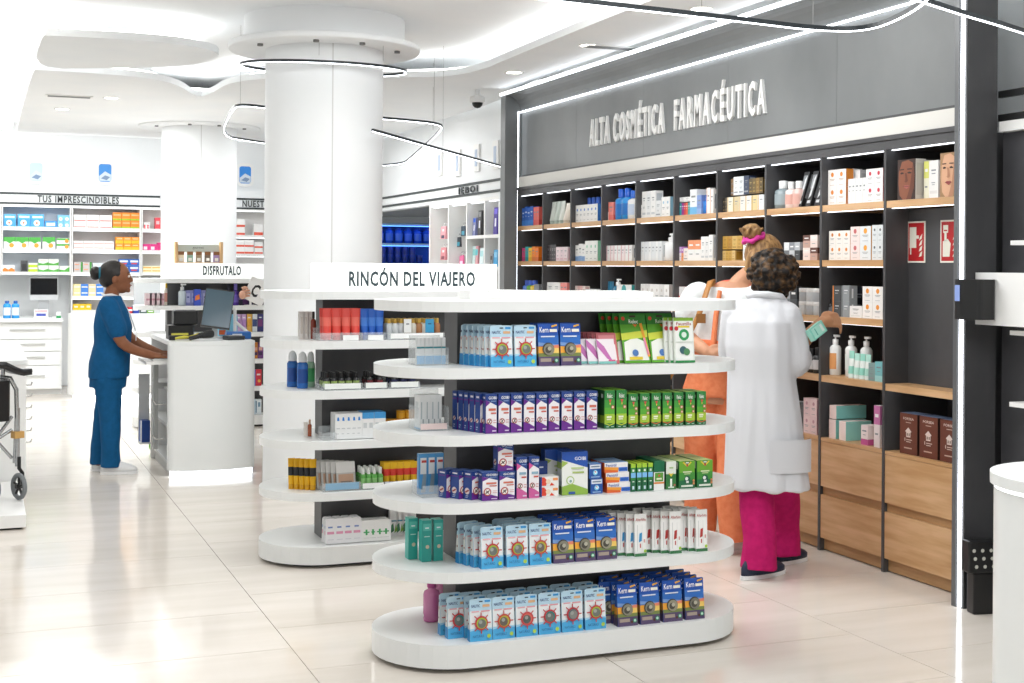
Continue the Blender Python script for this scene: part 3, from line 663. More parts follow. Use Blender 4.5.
def bottle_t(w, h, body, cap, kind='cap', label=None, d=None, neck=.74):
    d = d or w; r = w/2; b = h*neck; m = MB()
    m.lathe([(r*.9, 0), (r, h*.02), (r, b*.88), (r*.8, b*.95), (r*.4, b), (r*.4, b+h*.03)], mat(body, .25), 16, sy=d/w)
    out = [(None, m, (0, 0, 0))]
    if label:
        lb = MB(); V = []; n = 9
        for z in (b*.2, b*.72): V += [(r*1.012*math.sin(-1.1+2.2*i/(n-1)), -r*1.012*(d/w)*math.cos(-1.1+2.2*i/(n-1)), z) for i in range(n)]
        lb.add(V, [(i, i+1, n+i+1, n+i) for i in range(n-1)], mat(label, .4), True); out.append(('label_band', lb, (0, 0, 0)))
    c = MB(); z0 = b+h*.03
    if kind == 'cap': c.lathe([(r*.55, z0-.004), (r*.55, h-.003), (r*.48, h)], mat(cap, .3), 14)
    elif kind == 'spray': c.lathe([(r*.8, z0-h*.05), (r*.8, z0+(h-z0)*.3), (r*.6, z0+(h-z0)*.75), (r*.25, h)], mat(cap, .3), 14)
    else:
        c.lathe([(r*.5, z0-.004), (r*.5, z0+(h-z0)*.45), (r*.16, z0+(h-z0)*.5), (r*.16, z0+(h-z0)*.75)], mat(cap, .3), 12)
        c.box(-r*.35, r*1.0, -r*.22, r*.22, z0+(h-z0)*.74, h, mat(cap, .3))
    out.append(('pump' if kind == 'pump' else 'cap', c, (0, 0, 0)))
    return [(nm, (x.mesh('bottle' if nm is None else nm)), of) for nm, x, of in out]
def jar_t(w, h, body, lid):
    return [(None, MB().lathe([(w*.47, 0), (w/2, h*.04), (w/2, h*.7)], mat(body, .3), 16).mesh('jar'), (0, 0, 0)), ('lid', MB().lathe([(w*.5, h*.7), (w*.52, h*.72), (w*.52, h*.97), (w*.5, h)], mat(lid, .3), 16).mesh('lid'), (0, 0, 0))]
def place(tp, name, loc, rz=0.0, rx=0.0, label='', cat='product', group=None, sc=None):
    o = put(name, tp[0][1], None, loc, rz, rx)
    if sc: o.scale = sc
    tag(o, label, cat, group)
    for nm, me, of in tp[1:]: put(nm, me, o, of)
    return o
CACHE = {}
def cached(k, f):
    if k not in CACHE: CACHE[k] = f()
    return CACHE[k]

# ---- printed packs that can be told apart
def nautic(seed):
    r = random.Random(seed); ring = ['#c23a3f', '#c8474b', '#bb2f3a', '#c44a3e'][seed % 4]; st = ['#6f7470', '#5b615f', '#888b86', '#6a6058'][seed % 4]; acc = ['#9fbf3a', '#d6685a', '#5a6a70', '#b9b23c', '#2f7f7a'][seed % 5]
    F = [('r', '#f3f6f8', .02, .28, .98, .72), ('r', '#bfe0f2', 0, .72, 1, .985), ('r', '#4fb2e6', .0, .0, 1, .28), ('p', '#a8d8f2', [(0, .24), (.5, .31), (1, .26), (1, .3), (0, .3)]),
         ('r', '#3d9bdc', .68, .91, .93, .96), ('t', '#1d3a78', 'NAUTIC', .07, .80, .47, .87), ('r', '#e2b58a', .58, .80, .9, .86), ('r', '#f0b7bd', .08, .69, .42, .72), ('r', '#e9a2aa', .5, .69, .9, .72), ('r', '#23384e', .42, .925, .58, .95)]
    for a in range(0, 360, 45): F.append(('l', ring, .5+.2*math.cos(math.radians(a)), .43+.2*.58*math.sin(math.radians(a)), .5+.43*math.cos(math.radians(a)), .43+.43*.58*math.sin(math.radians(a)), .045))
    F += [('c', ring, .5, .43, .30), ('c', acc, .51, .43, .23), ('c', st, .5+r.uniform(-.03, .03), .42, .185), ('c', '#a3a7a2', .46, .46, .08), ('t', '#1f5f9a', 'NATURALS', .1, .1, .6, .16), ('c', '#b9d451', .82, .12, .085)]
    Ls = [('r', '#c6e2f1', 0, .7, 1, .97), ('r', '#e2e4e2', 0, .28, 1, .7), ('r', '#2f8fd0', 0, 0, 1, .28), ('r', '#223a6c', .2, .8, .9, .86), ('r', '#b8566a', .35, .62, .65, .69), ('r', '#8a2f33', .35, .4, .7, .44)]
    return slab(.088, .155, .030, .006, '#cfe6f2', F, Ls, rnd=.012, side='#9fc8e2', top='#bcdcf0')
def kern(seed):
    st = ['#8b8878', '#7a776a', '#99957f', '#83806f'][seed % 4]
    F = [('r', '#2f6fc4', .0, .52, 1, .72), ('p', '#7a9fd6', [(0, .56), (1, .5), (1, .44), (0, .48)]), ('r', '#f2a93b', 0, .3, 1, .46), ('r', '#f6d06a', .62, .3, 1, .44), ('p', '#ec8a6a', [(.6, .42), (1, .42), (1, .5), (.6, .47)]), ('r', '#7a8a4a', 0, .22, 1, .3), ('r', '#5a4a6e', 0, 0, 1, .22), ('r', '#a99a8c', .08, .1, .6, .18),
         ('t', '#ffffff', 'Kern', .07, .79, .5, .92), ('r', '#f5f1e2', .56, .8, .92, .87), ('p', '#f4b63c', [(.66, .91), (.93, .95), (.9, .985), (.64, .95)]), ('r', '#dfe7f2', .12, .68, .8, .71), ('c', '#3c3a34', .47, .4, .29), ('c', st, .5, .39, .26), ('c', '#4b483f', .46, .38, .15), ('c', '#b9b5a2', .52, .41, .09), ('c', '#2f8a62', .84, .13, .1), ('c', '#bfe0cf', .84, .13, .06), ('c', '#5a3426', .68, .1, .06)]
    Ls = [('r', '#1b4aa0', 0, .7, 1, .97), ('r', '#2a5aa8', 0, .46, 1, .7), ('r', '#d99432', 0, .28, 1, .46), ('r', '#6c5a3c', 0, .2, 1, .28), ('r', '#4a3c5c', 0, 0, 1, .2)]
    return slab(.085, .160, .036, .006, '#1e55b4', F, Ls, rnd=.004, side='#1b4aa0', top='#1b4aa0')
def goibi(w, h, d, main='#6b2a8e', lower='#6b2a8e', txt='#d2705a'):
    F = [('r', '#f3f1f4', .03, .02, .97, .98), ('p', '#1e3f86', [(0, 1), (1, 1), (1, .70), (.45, .79), (0, .86)]), ('p', main, [(0, .86), (.42, .79), (0, .68)]), ('p', lower, [(0, 0), (1, 0), (1, .13), (.5, .22), (0, .27)]), ('t', '#ffffff', 'GOIBI', .25, .87, .93, .945), ('r', '#7f9ac6', .45, .81, .9, .835),
         ('r', txt, .25, .58, .88, .64), ('r', '#c9584a', .45, .50, .9, .535), ('c', '#b03a3e', .32, .31, .24), ('c', '#f6efe8', .32, .31, .175), ('l', '#5a4a48', .2, .26, .44, .36, .07), ('l', '#5a4a48', .24, .36, .4, .26, .06), ('r', '#d8a0a0', .64, .33, .9, .35), ('r', '#d8a0a0', .64, .27, .9, .29), ('r', '#e2d4ea', .55, .055, .9, .085)]
    Ls = [('r', '#24458e', .04, .02, .96, .98), ('r', '#e8e4ee', .25, .88, .85, .93), ('r', main, .1, .79, .9, .82), ('c', '#e6d5d0', .5, .3, .28), ('l', '#a84a48', .3, .26, .7, .34, .14), ('r', '#b9c4de', .35, .12, .65, .15), ('r', '#b9c4de', .3, .07, .6, .09)]
    return slab(w, h, d, None, '#23408a', F, Ls, side='#22418a', top='#5b76b8')
def relec(w, h, d, kind=0):
    dk = '#1f6a3c'
    F = [('r', '#3f9a3a', 0, .1, 1, .75), ('r', '#58aa34', 0, .36, 1, .55), ('r', '#a8c93a', 0, .14, 1, .38), ('r', dk, 0, 0, 1, .13), ('p', '#d8612f' if kind == 0 else '#c8d43a', [(0, .15), (.5, .10), (1, .15), (1, .125), (.5, .075), (0, .125)]),
         ('t', '#f4f6ee', 'Relec', .25, .80, .75, .92), ('p', '#d84a4a', [(.38, .76), (.66, .76), (.52, .66)]), ('p', '#e6d24a', [(.44, .67), (.6, .67), (.52, .61)]), ('c', '#b8473a', .78, .56, .17), ('c', '#e8dcc4', .78, .56, .10), ('r', '#eef2d6', .18, .28, .66, .33), ('r', '#eef2d6', .18, .23, .6, .26), ('r', '#b9d4c2', .15, .04, .4, .06), ('r', '#b9d4c2', .62, .04, .88, .06)]
    if kind == 0: F += [('c', '#b8473a', .78, .42, .15), ('c', '#e8dcc4', .78, .42, .09)]
    Ls = [('r', '#2a5a2c', .05, .12, .95, .95), ('r', '#d4dcd2', .3, .8, .7, .9), ('r', '#8fb02f', .05, .14, .95, .34)]
    return slab(w, h, d, None, '#2a7f3c', F, Ls, side='#245c34', top='#8cc63f')
def relec_big():
    F = [('r', '#6aa82f', 0, .55, 1, 1), ('r', '#3f9238', 0, .3, 1, .58), ('r', '#1f6f46', 0, 0, 1, .3), ('p', '#e0c93a', [(.2, .95), (.5, .78), (.8, .95), (.7, .98), (.5, .9), (.3, .98)]), ('p', '#1d6a50', [(.3, .98), (.7, .98), (.5, .84)]), ('r', '#eef2e8', .4, .92, .6, .96), ('c', '#b8473a', .5, .84, .07), ('r', '#d8e6b9', .22, .58, .78, .63), ('r', '#cfe0a8', .3, .52, .7, .55), ('c', '#1a5a44', .5, .34, .2), ('c', '#e9efe9', .45, .36, .1), ('r', '#e9efe9', .42, .2, .58, .28), ('r', '#dfe8d8', .1, .06, .85, .13), ('c', '#d88a5a', .9, .28, .07), ('c', '#d88a5a', .9, .18, .07)]
    return slab(.07, .108, .06, None, '#4f9a36', F, [('r', '#2f7c4a', .05, .05, .95, .95), ('r', '#e6efe0', .15, .7, .85, .95)], side='#3f8a3c', top='#c6dc8a')
def white_hang(col):
    F = [('r', '#f7f7f5', .04, .06, .96, .8), ('t', '#b5423f', 'Afterbite', .08, .83, .94, .90), ('r', '#d9dcda', .2, .12, .26, .74), ('r', '#e4e6e4', .6, .12, .64, .74), ('p', col, [(.34, .33), (.58, .36), (.62, .56), (.4, .54)]), ('r', '#c86a66', .42, .2, .52, .3), ('r', '#3d7a4e', 0, 0, 1, .07), ('c', '#a9cf4a', .86, .12, .12), ('r', '#e2b0a8', .74, .32, .86, .4)]
    return slab(.052, .165, .018, .008, '#eeefec', F, [('r', col, .3, .33, .8, .55), ('r', '#3d7a4e', 0, 0, 1, .07), ('r', '#b5423f', .2, .83, .8, .9)], side='#e3e4e1', top='#d8d8d4')
def plain(w, h, d, base, acc=None, txt='#8a8f94', style=0, top=None, side=None):
    """small cosmetics carton; prints on front and on the side that faces the aisle start"""
    F = []; R_ = []
    ac = acc or '#9aa0a6'
    if style == 0: F = [('r', txt, .25, .72, .75, .76), ('r', txt, .3, .64, .7, .665), ('r', ac, .12, .12, .88, .2), ('r', txt, .3, .4, .7, .42), ('r', txt, .35, .35, .65, .365)]; R_ = [('r', ac, .15, .1, .85, .9)]
    elif style == 1: F = [('r', ac, 0, 0, 1, .3), ('r', txt, .2, .68, .8, .75), ('r', txt, .3, .5, .7, .53)]; R_ = [('r', ac, 0, 0, 1, .3)]
    elif style == 2: F = [('c', ac, .5, .72, .16), ('r', txt, .22, .45, .78, .48), ('r', txt, .3, .38, .7, .405), ('r', txt, .25, .12, .75, .14)]; R_ = [('r', ac, .05, .0, .95, 1)]
    elif style == 3: F = [('r', ac, .0, .55, 1, 1), ('r', '#f6f6f4', .2, .72, .8, .8), ('r', txt, .25, .3, .75, .34)]; R_ = [('r', ac, 0, .55, 1, 1)]
    elif style == 4: F = [('r', ac, .08, .0, .2, 1), ('r', txt, .35, .66, .8, .72), ('r', txt, .35, .5, .7, .53)]; R_ = [('r', txt, .3, .2, .5, .8)]
    return slab(w, h, d, None, base, F, (), R_, top=top, side=side)

# ================================================================== products on the unsigned gondola (front towards -Y)
YF = 4.655; ZN = {0: 'base deck', 1: 'lowest shelf', 2: 'second shelf up', 3: 'third shelf up', 4: 'fourth shelf up'}
UG = 'unsigned gondola'
def gx(px, py, Y=YF): return ony(px, py, Y).x
PYS = {0: 628, 1: 562, 2: 498, 3: 434, 4: 368}
LM = {4: 'slim tubes', 3: 'acrylic holder', 2: 'blue packs', 1: 'teal cartons', 0: 'pink bottles'}
RW = ['front row', 'second row', 'third row', 'fourth row', 'fifth row', 'sixth row']
ROWC = {}
def row(tps, name, s, pxs, w, depth, label, cat, group, rows=1, dstep=None, skew=0.0, yo=0.0, rx=0.0, rz=0.0, fan=0.0):
    lab0 = label.split(' on the ')[0]
    z = GZ[s]; dstep = dstep or depth+.002
    for i, (a, b) in enumerate(pxs):
        x = gx((a+b)/2, PYS[s], YF+yo)
        ROWC[(lab0, s)] = ROWC.get((lab0, s), 0)+1
        for k in range(rows if isinstance(rows, int) else rows[i]):
            label = '%s, %s, %s from the %s, %s' % (lab0, ZN[s].replace(' up', ''), ORD[ROWC[(lab0, s)]-1], LM[s], RW[k])
            tp = tps[(i*3+k) % len(tps)]
            place(tp, name, (x-skew*k-(.006 if k and fan else 0)+(random.uniform(-.001, .001)), YF+yo+depth/2+k*dstep+(.004 if k and fan else 0), z+.0005), rz+(fan if k else 0)+random.uniform(-.015, .015), rx, label, cat, group)
def spans(a, b, n): return [(a+(b-a)*i/n, a+(b-a)*(i+1)/n) for i in range(n)]
NA = [nautic(i) for i in range(5)]; KE = [kern(i) for i in range(4)]
ln = 'pale blue pouch with a red ship\'s wheel on the %s of the unsigned gondola'
lk = 'deep blue pouch with a sunset and grey pebble on the %s of the unsigned gondola'
# fourth shelf
row(NA, 'wheel_pouch', 4, [(490, 514)], .088, .030, ln % ZN[4], 'pouch', 'ship wheel pouches', 6, .0295, .011, fan=.2)
row(NA, 'wheel_pouch', 4, [(514, 538)], .088, .036, ln % ZN[4], 'pouch', 'ship wheel pouches', 2)
row(KE, 'pebble_pouch', 4, spans(538, 582, 2), .085, .036, lk % ZN[4], 'pouch', 'sunset pebble pouches', 3)
# small pink sachets filed in a row, leaning back
SA = [slab(.075, .10, .006, .004, '#f3e9ee', [('p', '#c76fb4', [(.0, .7), (.5, .2), (.8, .1), (.4, .7), (0, 1)]), ('r', '#7fc4bc', 0, 0, 1, .1), ('r', '#d9588a', .55, .1, .95, .16)]),
      slab(.085, .125, .006, .004, '#c9646c', [('r', '#f0ebe6', .06, .1, .9, .62), ('r', '#a3484f', .1, .2, .5, .3), ('r', '#d8a24a', .5, .4, .8, .5), ('r', '#e08a90', .1, .72, .9, .92)])]
for k in range(3):
    place(SA[0], 'sachet', (gx(592+k*9, 368)-.0, YF+.02+.014*(2-k), GZ[4]+.001), .0, math.radians(-18), 'pink and white sachet leaning in the file on the fourth shelf of the unsigned gondola', 'sachet', 'small leaning sachets')
for k in range(6):
    place(SA[1], 'sachet', (gx(613, 368)-.010*k, YF+.03+.019*k, GZ[4]+.001), .0, math.radians(-20), 'coral red sachet leaning in the file on the fourth shelf of the unsigned gondola', 'sachet', 'coral leaning sachets')
GR = [slab(.115, .2, .008, .004, '#5aa626', [('p', '#f0f2ea', [(.05, .05), (.95, .05), (.9, .42), (.5, .52), (.08, .42)]), ('p', '#d9e24a', [(0, .6), (1, .66), (1, .52), (0, .46)]), ('r', '#2f7f2a', .0, .78, 1, 1), ('t', '#f6f8ee', 'Relec', .35, .8, .7, .88), ('p', '#e8792f', [(.48, .78), (.66, .78), (.57, .72)]), ('c', '#d8452f', .14, .9, .07), ('l', c1, .78, .8, .96, .12, .1), ('l', c2, .84, .5, .94, .16, .07), ('c', '#4a78b8', .45, .2, .12), ('r', '#e6c93a', .2, .06, .7, .12), ('r', '#3a2a1c', .38, .92, .62, .96)], side='#2f5a1c', rnd=.004) for c1, c2 in (('#f0a82f', '#e68ab0'), ('#4a78c8', '#e6e6e6'))]
for j, px in enumerate((655, 682)):
    for k in range(4):
        place(GR[(j) % 2], 'repellent_pouch', (gx(px-14, 368)-.018*k, YF+.03+.024*k, GZ[4]+.001), .0, math.radians(-17), 'bright green repellent pouch leaning back on the fourth shelf of the unsigned gondola', 'pouch', 'leaning green pouches')
WG = slab(.088, .178, .012, .006, '#e3e8e0', [('r', '#f4f6f2', .06, .05, .94, .95), ('r', '#8cbf3a', 0, .93, 1, 1), ('t', '#a83a40', 'Faustilla', .12, .83, .9, .9), ('r', '#e6d23a', .2, .78, .8, .82), ('c', '#2f9a5a', .5, .62, .26), ('c', '#dfeee2', .5, .62, .13), ('c', '#c8303a', .12, .76, .1), ('c', '#38606a', .42, .28, .18), ('c', '#4f8a5a', .6, .24, .16), ('r', '#c9d2c6', .05, .45, .95, .465), ('r', '#2f8a4a', .0, .0, 1, .05)], rnd=.004)
for k in range(3):
    place(WG, 'insect_pouch', (gx(684, 368)-.014*k, YF+.01+.016*k-.012, GZ[4]+.001), .0, math.radians(-5), 'white and green insect pouch with red lettering on the fourth shelf of the unsigned gondola', 'pouch', 'white insect pouches')
# third shelf
GO = goibi(.0455, .147, .03)
pf = spans(485, 598, 9)
row([GO], 'repellent_carton', 3, pf[:1], .0455, .03, 'tall navy and purple GOIBI carton on the third shelf of the unsigned gondola', 'carton', 'tall purple cartons', 6, .0315, .0115, fan=.28)
row([GO], 'repellent_carton', 3, pf[1:], .0455, .03, 'tall navy and purple GOIBI carton on the third shelf of the unsigned gondola', 'carton', 'tall purple cartons', 2)
RT_, RS = relec(.044, .148, .04, 1), relec(.0405, .132, .04, 0)
row([RT_], 'repellent_carton', 3, [(603, 615.5), (615.5, 627.5)], .044, .04, 'taller green Relec carton with one red circle on the third shelf of the unsigned gondola', 'carton', 'taller green cartons', 3)
row([RS], 'repellent_carton', 3, spans(627.5, 707, 7), .0405, .04, 'green Relec carton with two red circles on the third shelf of the unsigned gondola', 'carton', 'shorter green cartons', 3)
# second shelf
GB = goibi(.064, .106, .045)
lb = 'squat navy and purple GOIBI carton on the second shelf of the unsigned gondola'
row([GB], 'repellent_carton', 2, [(482, 498.5)], .064, .045, lb, 'carton', 'squat purple cartons', 4, .036, .038, fan=.45)
row([GB], 'repellent_carton', 2, [(499, 515.5)], .064, .045, lb, 'carton', 'squat purple cartons', 2)
place(GB, 'repellent_carton', (gx(506, 478), YF+.03, GZ[2]+.107), .02, 0, 'squat navy and purple GOIBI carton stacked on top of two others', 'carton', 'squat purple cartons')
GP = goibi(.043, .156, .04, '#d8559a', '#d0609e', '#8fb4c8')
row([GP], 'repellent_carton', 2, spans(516, 539.5, 2), .043, .04, 'tall pink and navy GOIBI carton on the second shelf of the unsigned gondola', 'carton', 'pink cartons', 2)
OW = slab(.075, .038, .06, None, '#f4f2ee', [('r', '#23458e', 0, 0, .08, 1), ('p', '#e0452f', [(.08, .1), (.3, .1), (.4, .55), (.2, .95), (.08, .95)]), ('c', '#efd9c0', .42, .5, .13), ('p', '#e0452f', [(.5, .1), (.78, .1), (.6, .4)]), ('r', '#ef9a5a', .68, .6, .95, .85)], side='#23458e')
for k in range(2): place(OW, 'plaster_carton', (gx(550, 490), YF+.035, GZ[2]+.0005+k*.0385), 0, 0, 'flat white and red carton in a pair stacked on the second shelf of the unsigned gondola', 'carton', 'flat red and white cartons')
OB = slab(.06, .125, .04, None, '#1f3f8a', [('r', '#f2f2f0', .05, .02, .95, .4), ('p', '#f2f2f0', [(.05, .4), (.95, .4), (.95, .5), (.05, .62)]), ('r', '#dfe6f4', .3, .8, .7, .84), ('c', '#d8452f', .2, .55, .1)], side='#1f3f8a')
place(OB, 'plaster_carton', (gx(548, 480), YF+.095, GZ[2]+.0005), 0, 0, 'navy carton standing behind the flat white and red cartons', 'carton')
BW = slab(.105, .165, .06, .05, '#f1f3ee', [('p', '#2354b0', [(0, 1), (1, 1), (1, .62), (0, .82)]), ('t', '#ffffff', 'GOIBI', .5, .8, .93, .88), ('p', '#a8c45a', [(0, .8), (.25, .75), (0, .64)]), ('p', '#94b84a', [(0, 0), (1, 0), (1, .12), (.4, .26), (0, .2)]), ('c', '#b9d08a', .32, .34, .16), ('c', '#eef3ee', .32, .34, .12), ('c', '#8ab0a8', .33, .32, .05), ('r', '#a8bf6a', .4, .5, .85, .54), ('r', '#c4d49a', .35, .6, .85, .64), ('r', '#34589e', .25, .02, .5, .08)], [('r', '#2c56a8', 0, .75, 1, 1), ('r', '#8aa63c', 0, .6, 1, .75), ('r', '#dfe3dc', .05, .22, .95, .6), ('r', '#7f9a3c', 0, 0, 1, .2)], side='#d9ddd6', top='#2354b0')
for k in range(2): place(BW, 'device_carton', (gx(576.5-9*k, 500), YF+.04+.075*k, GZ[2]+.0005), -.08, 0, 'large blue and lime GOIBI device carton on the second shelf of the unsigned gondola', 'carton', 'large device cartons')
SB = slab(.052, .058, .05, None, '#1f56a8', [('r', '#dfe3ea', .06, .66, .94, .94), ('r', '#6c7f9c', .15, .76, .85, .84), ('c', '#7fd0ee', .5, .4, .2), ('c', '#eaf4fa', .52, .42, .12), ('l', '#d8452f', .45, .5, .55, .42, .06), ('r', '#8fb0d8', .15, .08, .85, .16)], side='#23406e', top='#7fa8dc')
for k in range(2): place(SB, 'small_carton', (gx(597-1.5*k, 490), YF+.03, GZ[2]+.0005+k*.0585), .03, 0, 'small blue cube carton with a white top band, in a pair on the second shelf', 'carton', 'blue cube cartons')
for k in range(2): place(SB, 'small_carton', (gx(592, 490), YF+.09, GZ[2]+.0005+k*.0585), .03, 0, 'small blue cube carton standing behind the front pair of blue cubes', 'carton', 'blue cube cartons behind')
FE = slab(.1, .0385, .06, None, '#f3f1f1', [('r', '#e6692f', 0, 0, .58, .42), ('p', '#f0a23a', [(0, .35), (.6, .2), (.6, .5), (0, .6)]), ('t', '#2a5ab0', 'Fenistil', .06, .6, .5, .9), ('r', '#2f6fd0', .6, .1, .98, .5), ('r', '#1f4fa0', .66, .24, .94, .36)], [('r', '#e6592f', 0, 0, 1, 1)], side='#e6592f', top='#8fb4e0')
for k in range(3):
    for q in range(2): place(FE, 'gel_carton', (gx(618, 490)-.006*k*(1 if k else 0)+.006, YF+.035+.065*q, GZ[2]+.0005+k*.039), 0, 0, 'flat orange and blue Fenistil carton in a stack on the second shelf of the unsigned gondola', 'carton', 'stacked gel cartons')
GS = slab(.0205, .108, .05, None, '#2f8a3c', [('r', '#a8cf3a', 0, .86, 1, 1), ('r', '#7fbef0', 0, .5, 1, .68), ('r', '#e9f0ea', .3, .72, .7, .8), ('r', '#1f6a44', 0, 0, 1, .42), ('r', '#cfe4ee', .3, .08, .7, .2), ('r', '#dfeee0', .3, .34, .7, .38)], side='#1f5f3a', top='#b9d83a')
row([GS], 'slim_carton', 2, spans(630.5, 653, 4), .0205, .05, 'slim green and blue carton on the second shelf of the unsigned gondola', 'carton', 'slim green cartons', 2)
GT = slab(.046, .114, .05, None, '#f2f3f0', [('r', '#0f6a44', 0, .62, 1, 1), ('r', '#5a9a34', .1, .3, .9, .6), ('c', '#c84a3a', .5, .5, .1), ('r', '#e08a3a', 0, .22, 1, .28), ('r', '#dfe8c8', .25, .36, .75, .42)], side='#0f6a44', top='#0f6a44')
row([GT], 'spray_carton', 2, [(653, 665)], .046, .05, 'white carton with a dark green top on the second shelf of the unsigned gondola', 'carton', 'dark green topped cartons', 3)
GN = slab(.044, .11, .05, None, '#e6ece2', [('r', '#2f7a3a', 0, 0, 1, .55), ('p', '#e0c93a', [(.2, .6), (.5, .45), (.8, .6), (.5, .55)]), ('r', '#eef4ea', .4, .1, .6, .38), ('r', '#dfe8d8', .2, .05, .8, .1), ('c', '#c86a5a', .85, .15, .1), ('r', '#a8c88a', .3, .75, .7, .8)], side='#2f6a3a', top='#cfe0b0')
row([GN], 'refill_carton', 2, [(665, 677)], .044, .05, 'narrow white and green carton on the second shelf', 'carton', 'narrow refill cartons', 3)
RB = relec_big()
row([RB], 'diffuser_carton', 2, spans(677.5, 714, 2), .07, .06, 'big lime and green carton with a yellow chevron on the second shelf of the unsigned gondola', 'carton', 'big green cartons', 3)
# lowest shelf
row(NA, 'wheel_pouch', 1, [(481, 504)], .088, .036, ln % ZN[1], 'pouch', 'ship wheel pouches', 4, .04, .014, fan=.2)
row(NA, 'wheel_pouch', 1, [(506, 529.5), (529.5, 552)], .088, .036, ln % ZN[1], 'pouch', 'ship wheel pouches', 4, .045)
row(KE, 'pebble_pouch', 1, spans(552.5, 618, 3), .085, .036, lk % ZN[1], 'pouch', 'sunset pebble pouches', 4, .045)
WB, WR = white_hang('#3f9ad0'), white_hang('#b93a38')
for tp, x0, x1, nf, nm in ((WB, 622, 641, 4, 'blue'), (WR, 656, 676, 4, 'red'), (WR, 686, 702, 4, 'red')):
    lab = 'white hanging pack with %s sticks, lowest shelf, %s clump from the teal cartons' % (nm, {622: 'first', 656: 'second', 686: 'third'}[x0])
    for i in range(nf):
        a = x0+(x1-x0)*i/(nf-1)
        for k in range(2):
            place(tp, 'stick_pack', (gx(a, 560)-.012*k, YF+.012+.0185*(nf-1-i)+.06*k, GZ[1]+.0005), 0, 0, lab, 'pack', 'white stick packs, '+nm)
# base deck
row(NA, 'wheel_pouch', 0, spans(470, 607.5, 6), .088, .036, ln % ZN[0], 'pouch', 'ship wheel pouches', 3, .055, .0)
place(NA[4], 'wheel_pouch', (gx(460, 628)+.02, YF+.085, GZ[0]+.0005), .05, 0, ln % ZN[0], 'pouch', 'ship wheel pouches')
place(NA[1], 'wheel_pouch', (gx(460, 628)+.01, YF+.14, GZ[0]+.0005), .0, 0, ln % ZN[0], 'pouch', 'ship wheel pouches')
row(KE, 'pebble_pouch', 0, spans(616.5, 706.5, 4), .085, .036, lk % ZN[0], 'pouch', 'sunset pebble pouches', 4, .052)
place(KE[2], 'pebble_pouch', (gx(614, 620)+.012, YF+.08, GZ[0]+.0005), 0, 0, lk % ZN[0], 'pouch', 'sunset pebble pouches')
# round end of the unsigned gondola
def acrylic(name, x0, x1, y0, y1, z0, h, label, lip=.04, cardc=None):
    m = MB(); t = .0025
    t_ = thing(name, label, 'acrylic tray', ((x0+x1)/2, (y0+y1)/2, z0)); a, b = (x1-x0)/2, (y1-y0)/2
    put('bottom', MB().box(-a, a, -b, b, 0, t, M_ACRYL), t_)
    put('front_lip', MB().box(-a, a, -b-t, -b, 0, lip, M_ACRYL), t_); put('back', MB().box(-a, a, b, b+t, 0, h, M_ACRYL), t_)
    put('side', MB().box(-a-t, -a, -b, b, 0, h*.6, M_ACRYL), t_); put('side', MB().box(a, a+t, -b, b, 0, h*.6, M_ACRYL), t_)
    if cardc: put('price_card', MB().box(-a*.9, a*.9, -b-t-.0015, -b-t-.0003, lip*.2, lip*.95, mat(cardc, .5)), t_)
    return t_
def at(px, py, z, dy=0): p = onz(px, py, z); return p
YE = 4.86
acrylic('tray', gx(412, 366, YE), gx(443, 366, YE), 4.80, 4.90, GZ[4]+.0005, .11, 'clear acrylic tray of slim tubes at the round end of the unsigned gondola')
TT = slab(.0165, .1, .02, .014, '#e9ecec', [('r', '#4aa6de', 0, 0, 1, .32), ('r', '#2f8f9a', .0, .6, 1, .66), ('p', '#f6f7f7', [(.1, .7), (.9, .7), (.7, 1), (.3, 1)])], side='#dfe3e4', top='#f4f4f4')
for k in range(7): place(TT, 'slim_tube', (gx(416+k*4.1, 366, YE), 4.835+.004*(k % 2), GZ[4]+.0035), 0, 0, 'slim white tube with a blue foot in the acrylic tray on the fourth shelf', 'tube', 'slim white and blue tubes')
acrylic('tray', gx(414, 432, YE), gx(443, 432, YE), 4.80, 4.92, GZ[3]+.0005, .15, 'tall clear acrylic holder on the third shelf of the unsigned gondola', .03, '#e9d3cf')
TB = slab(.022, .13, .06, None, '#eef1f1', [('r', '#4aa6de', 0, 0, 1, .05), ('r', '#b9c4c8', .3, .3, .5, .8), ('r', '#9aa4a8', .6, .12, .8, .3)], [('r', '#d4dadc', .2, .3, .8, .8), ('r', '#4aa6de', 0, 0, 1, .05)])
for k in range(4): place(TB, 'test_carton', (gx(419.5+k*5.6, 432, YE), 4.86, GZ[3]+.0035), 0, 0, 'narrow white carton with a blue foot in the acrylic holder on the third shelf', 'carton', 'narrow white cartons')
acrylic('tray', gx(417, 494, YE), gx(443, 494, YE), 4.79, 4.92, GZ[2]+.0005, .05, 'low clear acrylic stand on the second shelf of the unsigned gondola', .045)
BL = slab(.032, .155, .025, None, '#4a9cd8', [('r', '#e9eef2', .15, .5, .9, .9), ('r', '#c84a44', .3, .78, .9, .84), ('p', '#8aa0b0', [(.2, .05), (.8, .05), (.9, .5), (.5, .5)])], [('r', '#3f8fd0', 0, 0, 1, 1), ('r', '#8fc4ea', .3, .2, .6, .9)], side='#4fa0dc', top='#bcd6ea')
for k in range(3): place(BL, 'tick_card', (gx(422+k*8.2, 490, YE), 4.86, GZ[2]+.0035), 0, 0, 'light blue carded pack in the low acrylic stand on the second shelf', 'pack', 'light blue carded packs')
TE = slab(.037, .158, .045, None, '#2fa89c', [('r', '#5cc4b8', .08, .75, .92, .92), ('r', '#e9f4f2', .3, .8, .7, .83), ('c', '#d9cbb0', .55, .36, .2), ('r', '#bfe4de', .2, .6, .8, .62)], [('r', '#3fb8ac', .05, .02, .95, .98)], side='#3ab2a6', top='#7fd4ca')
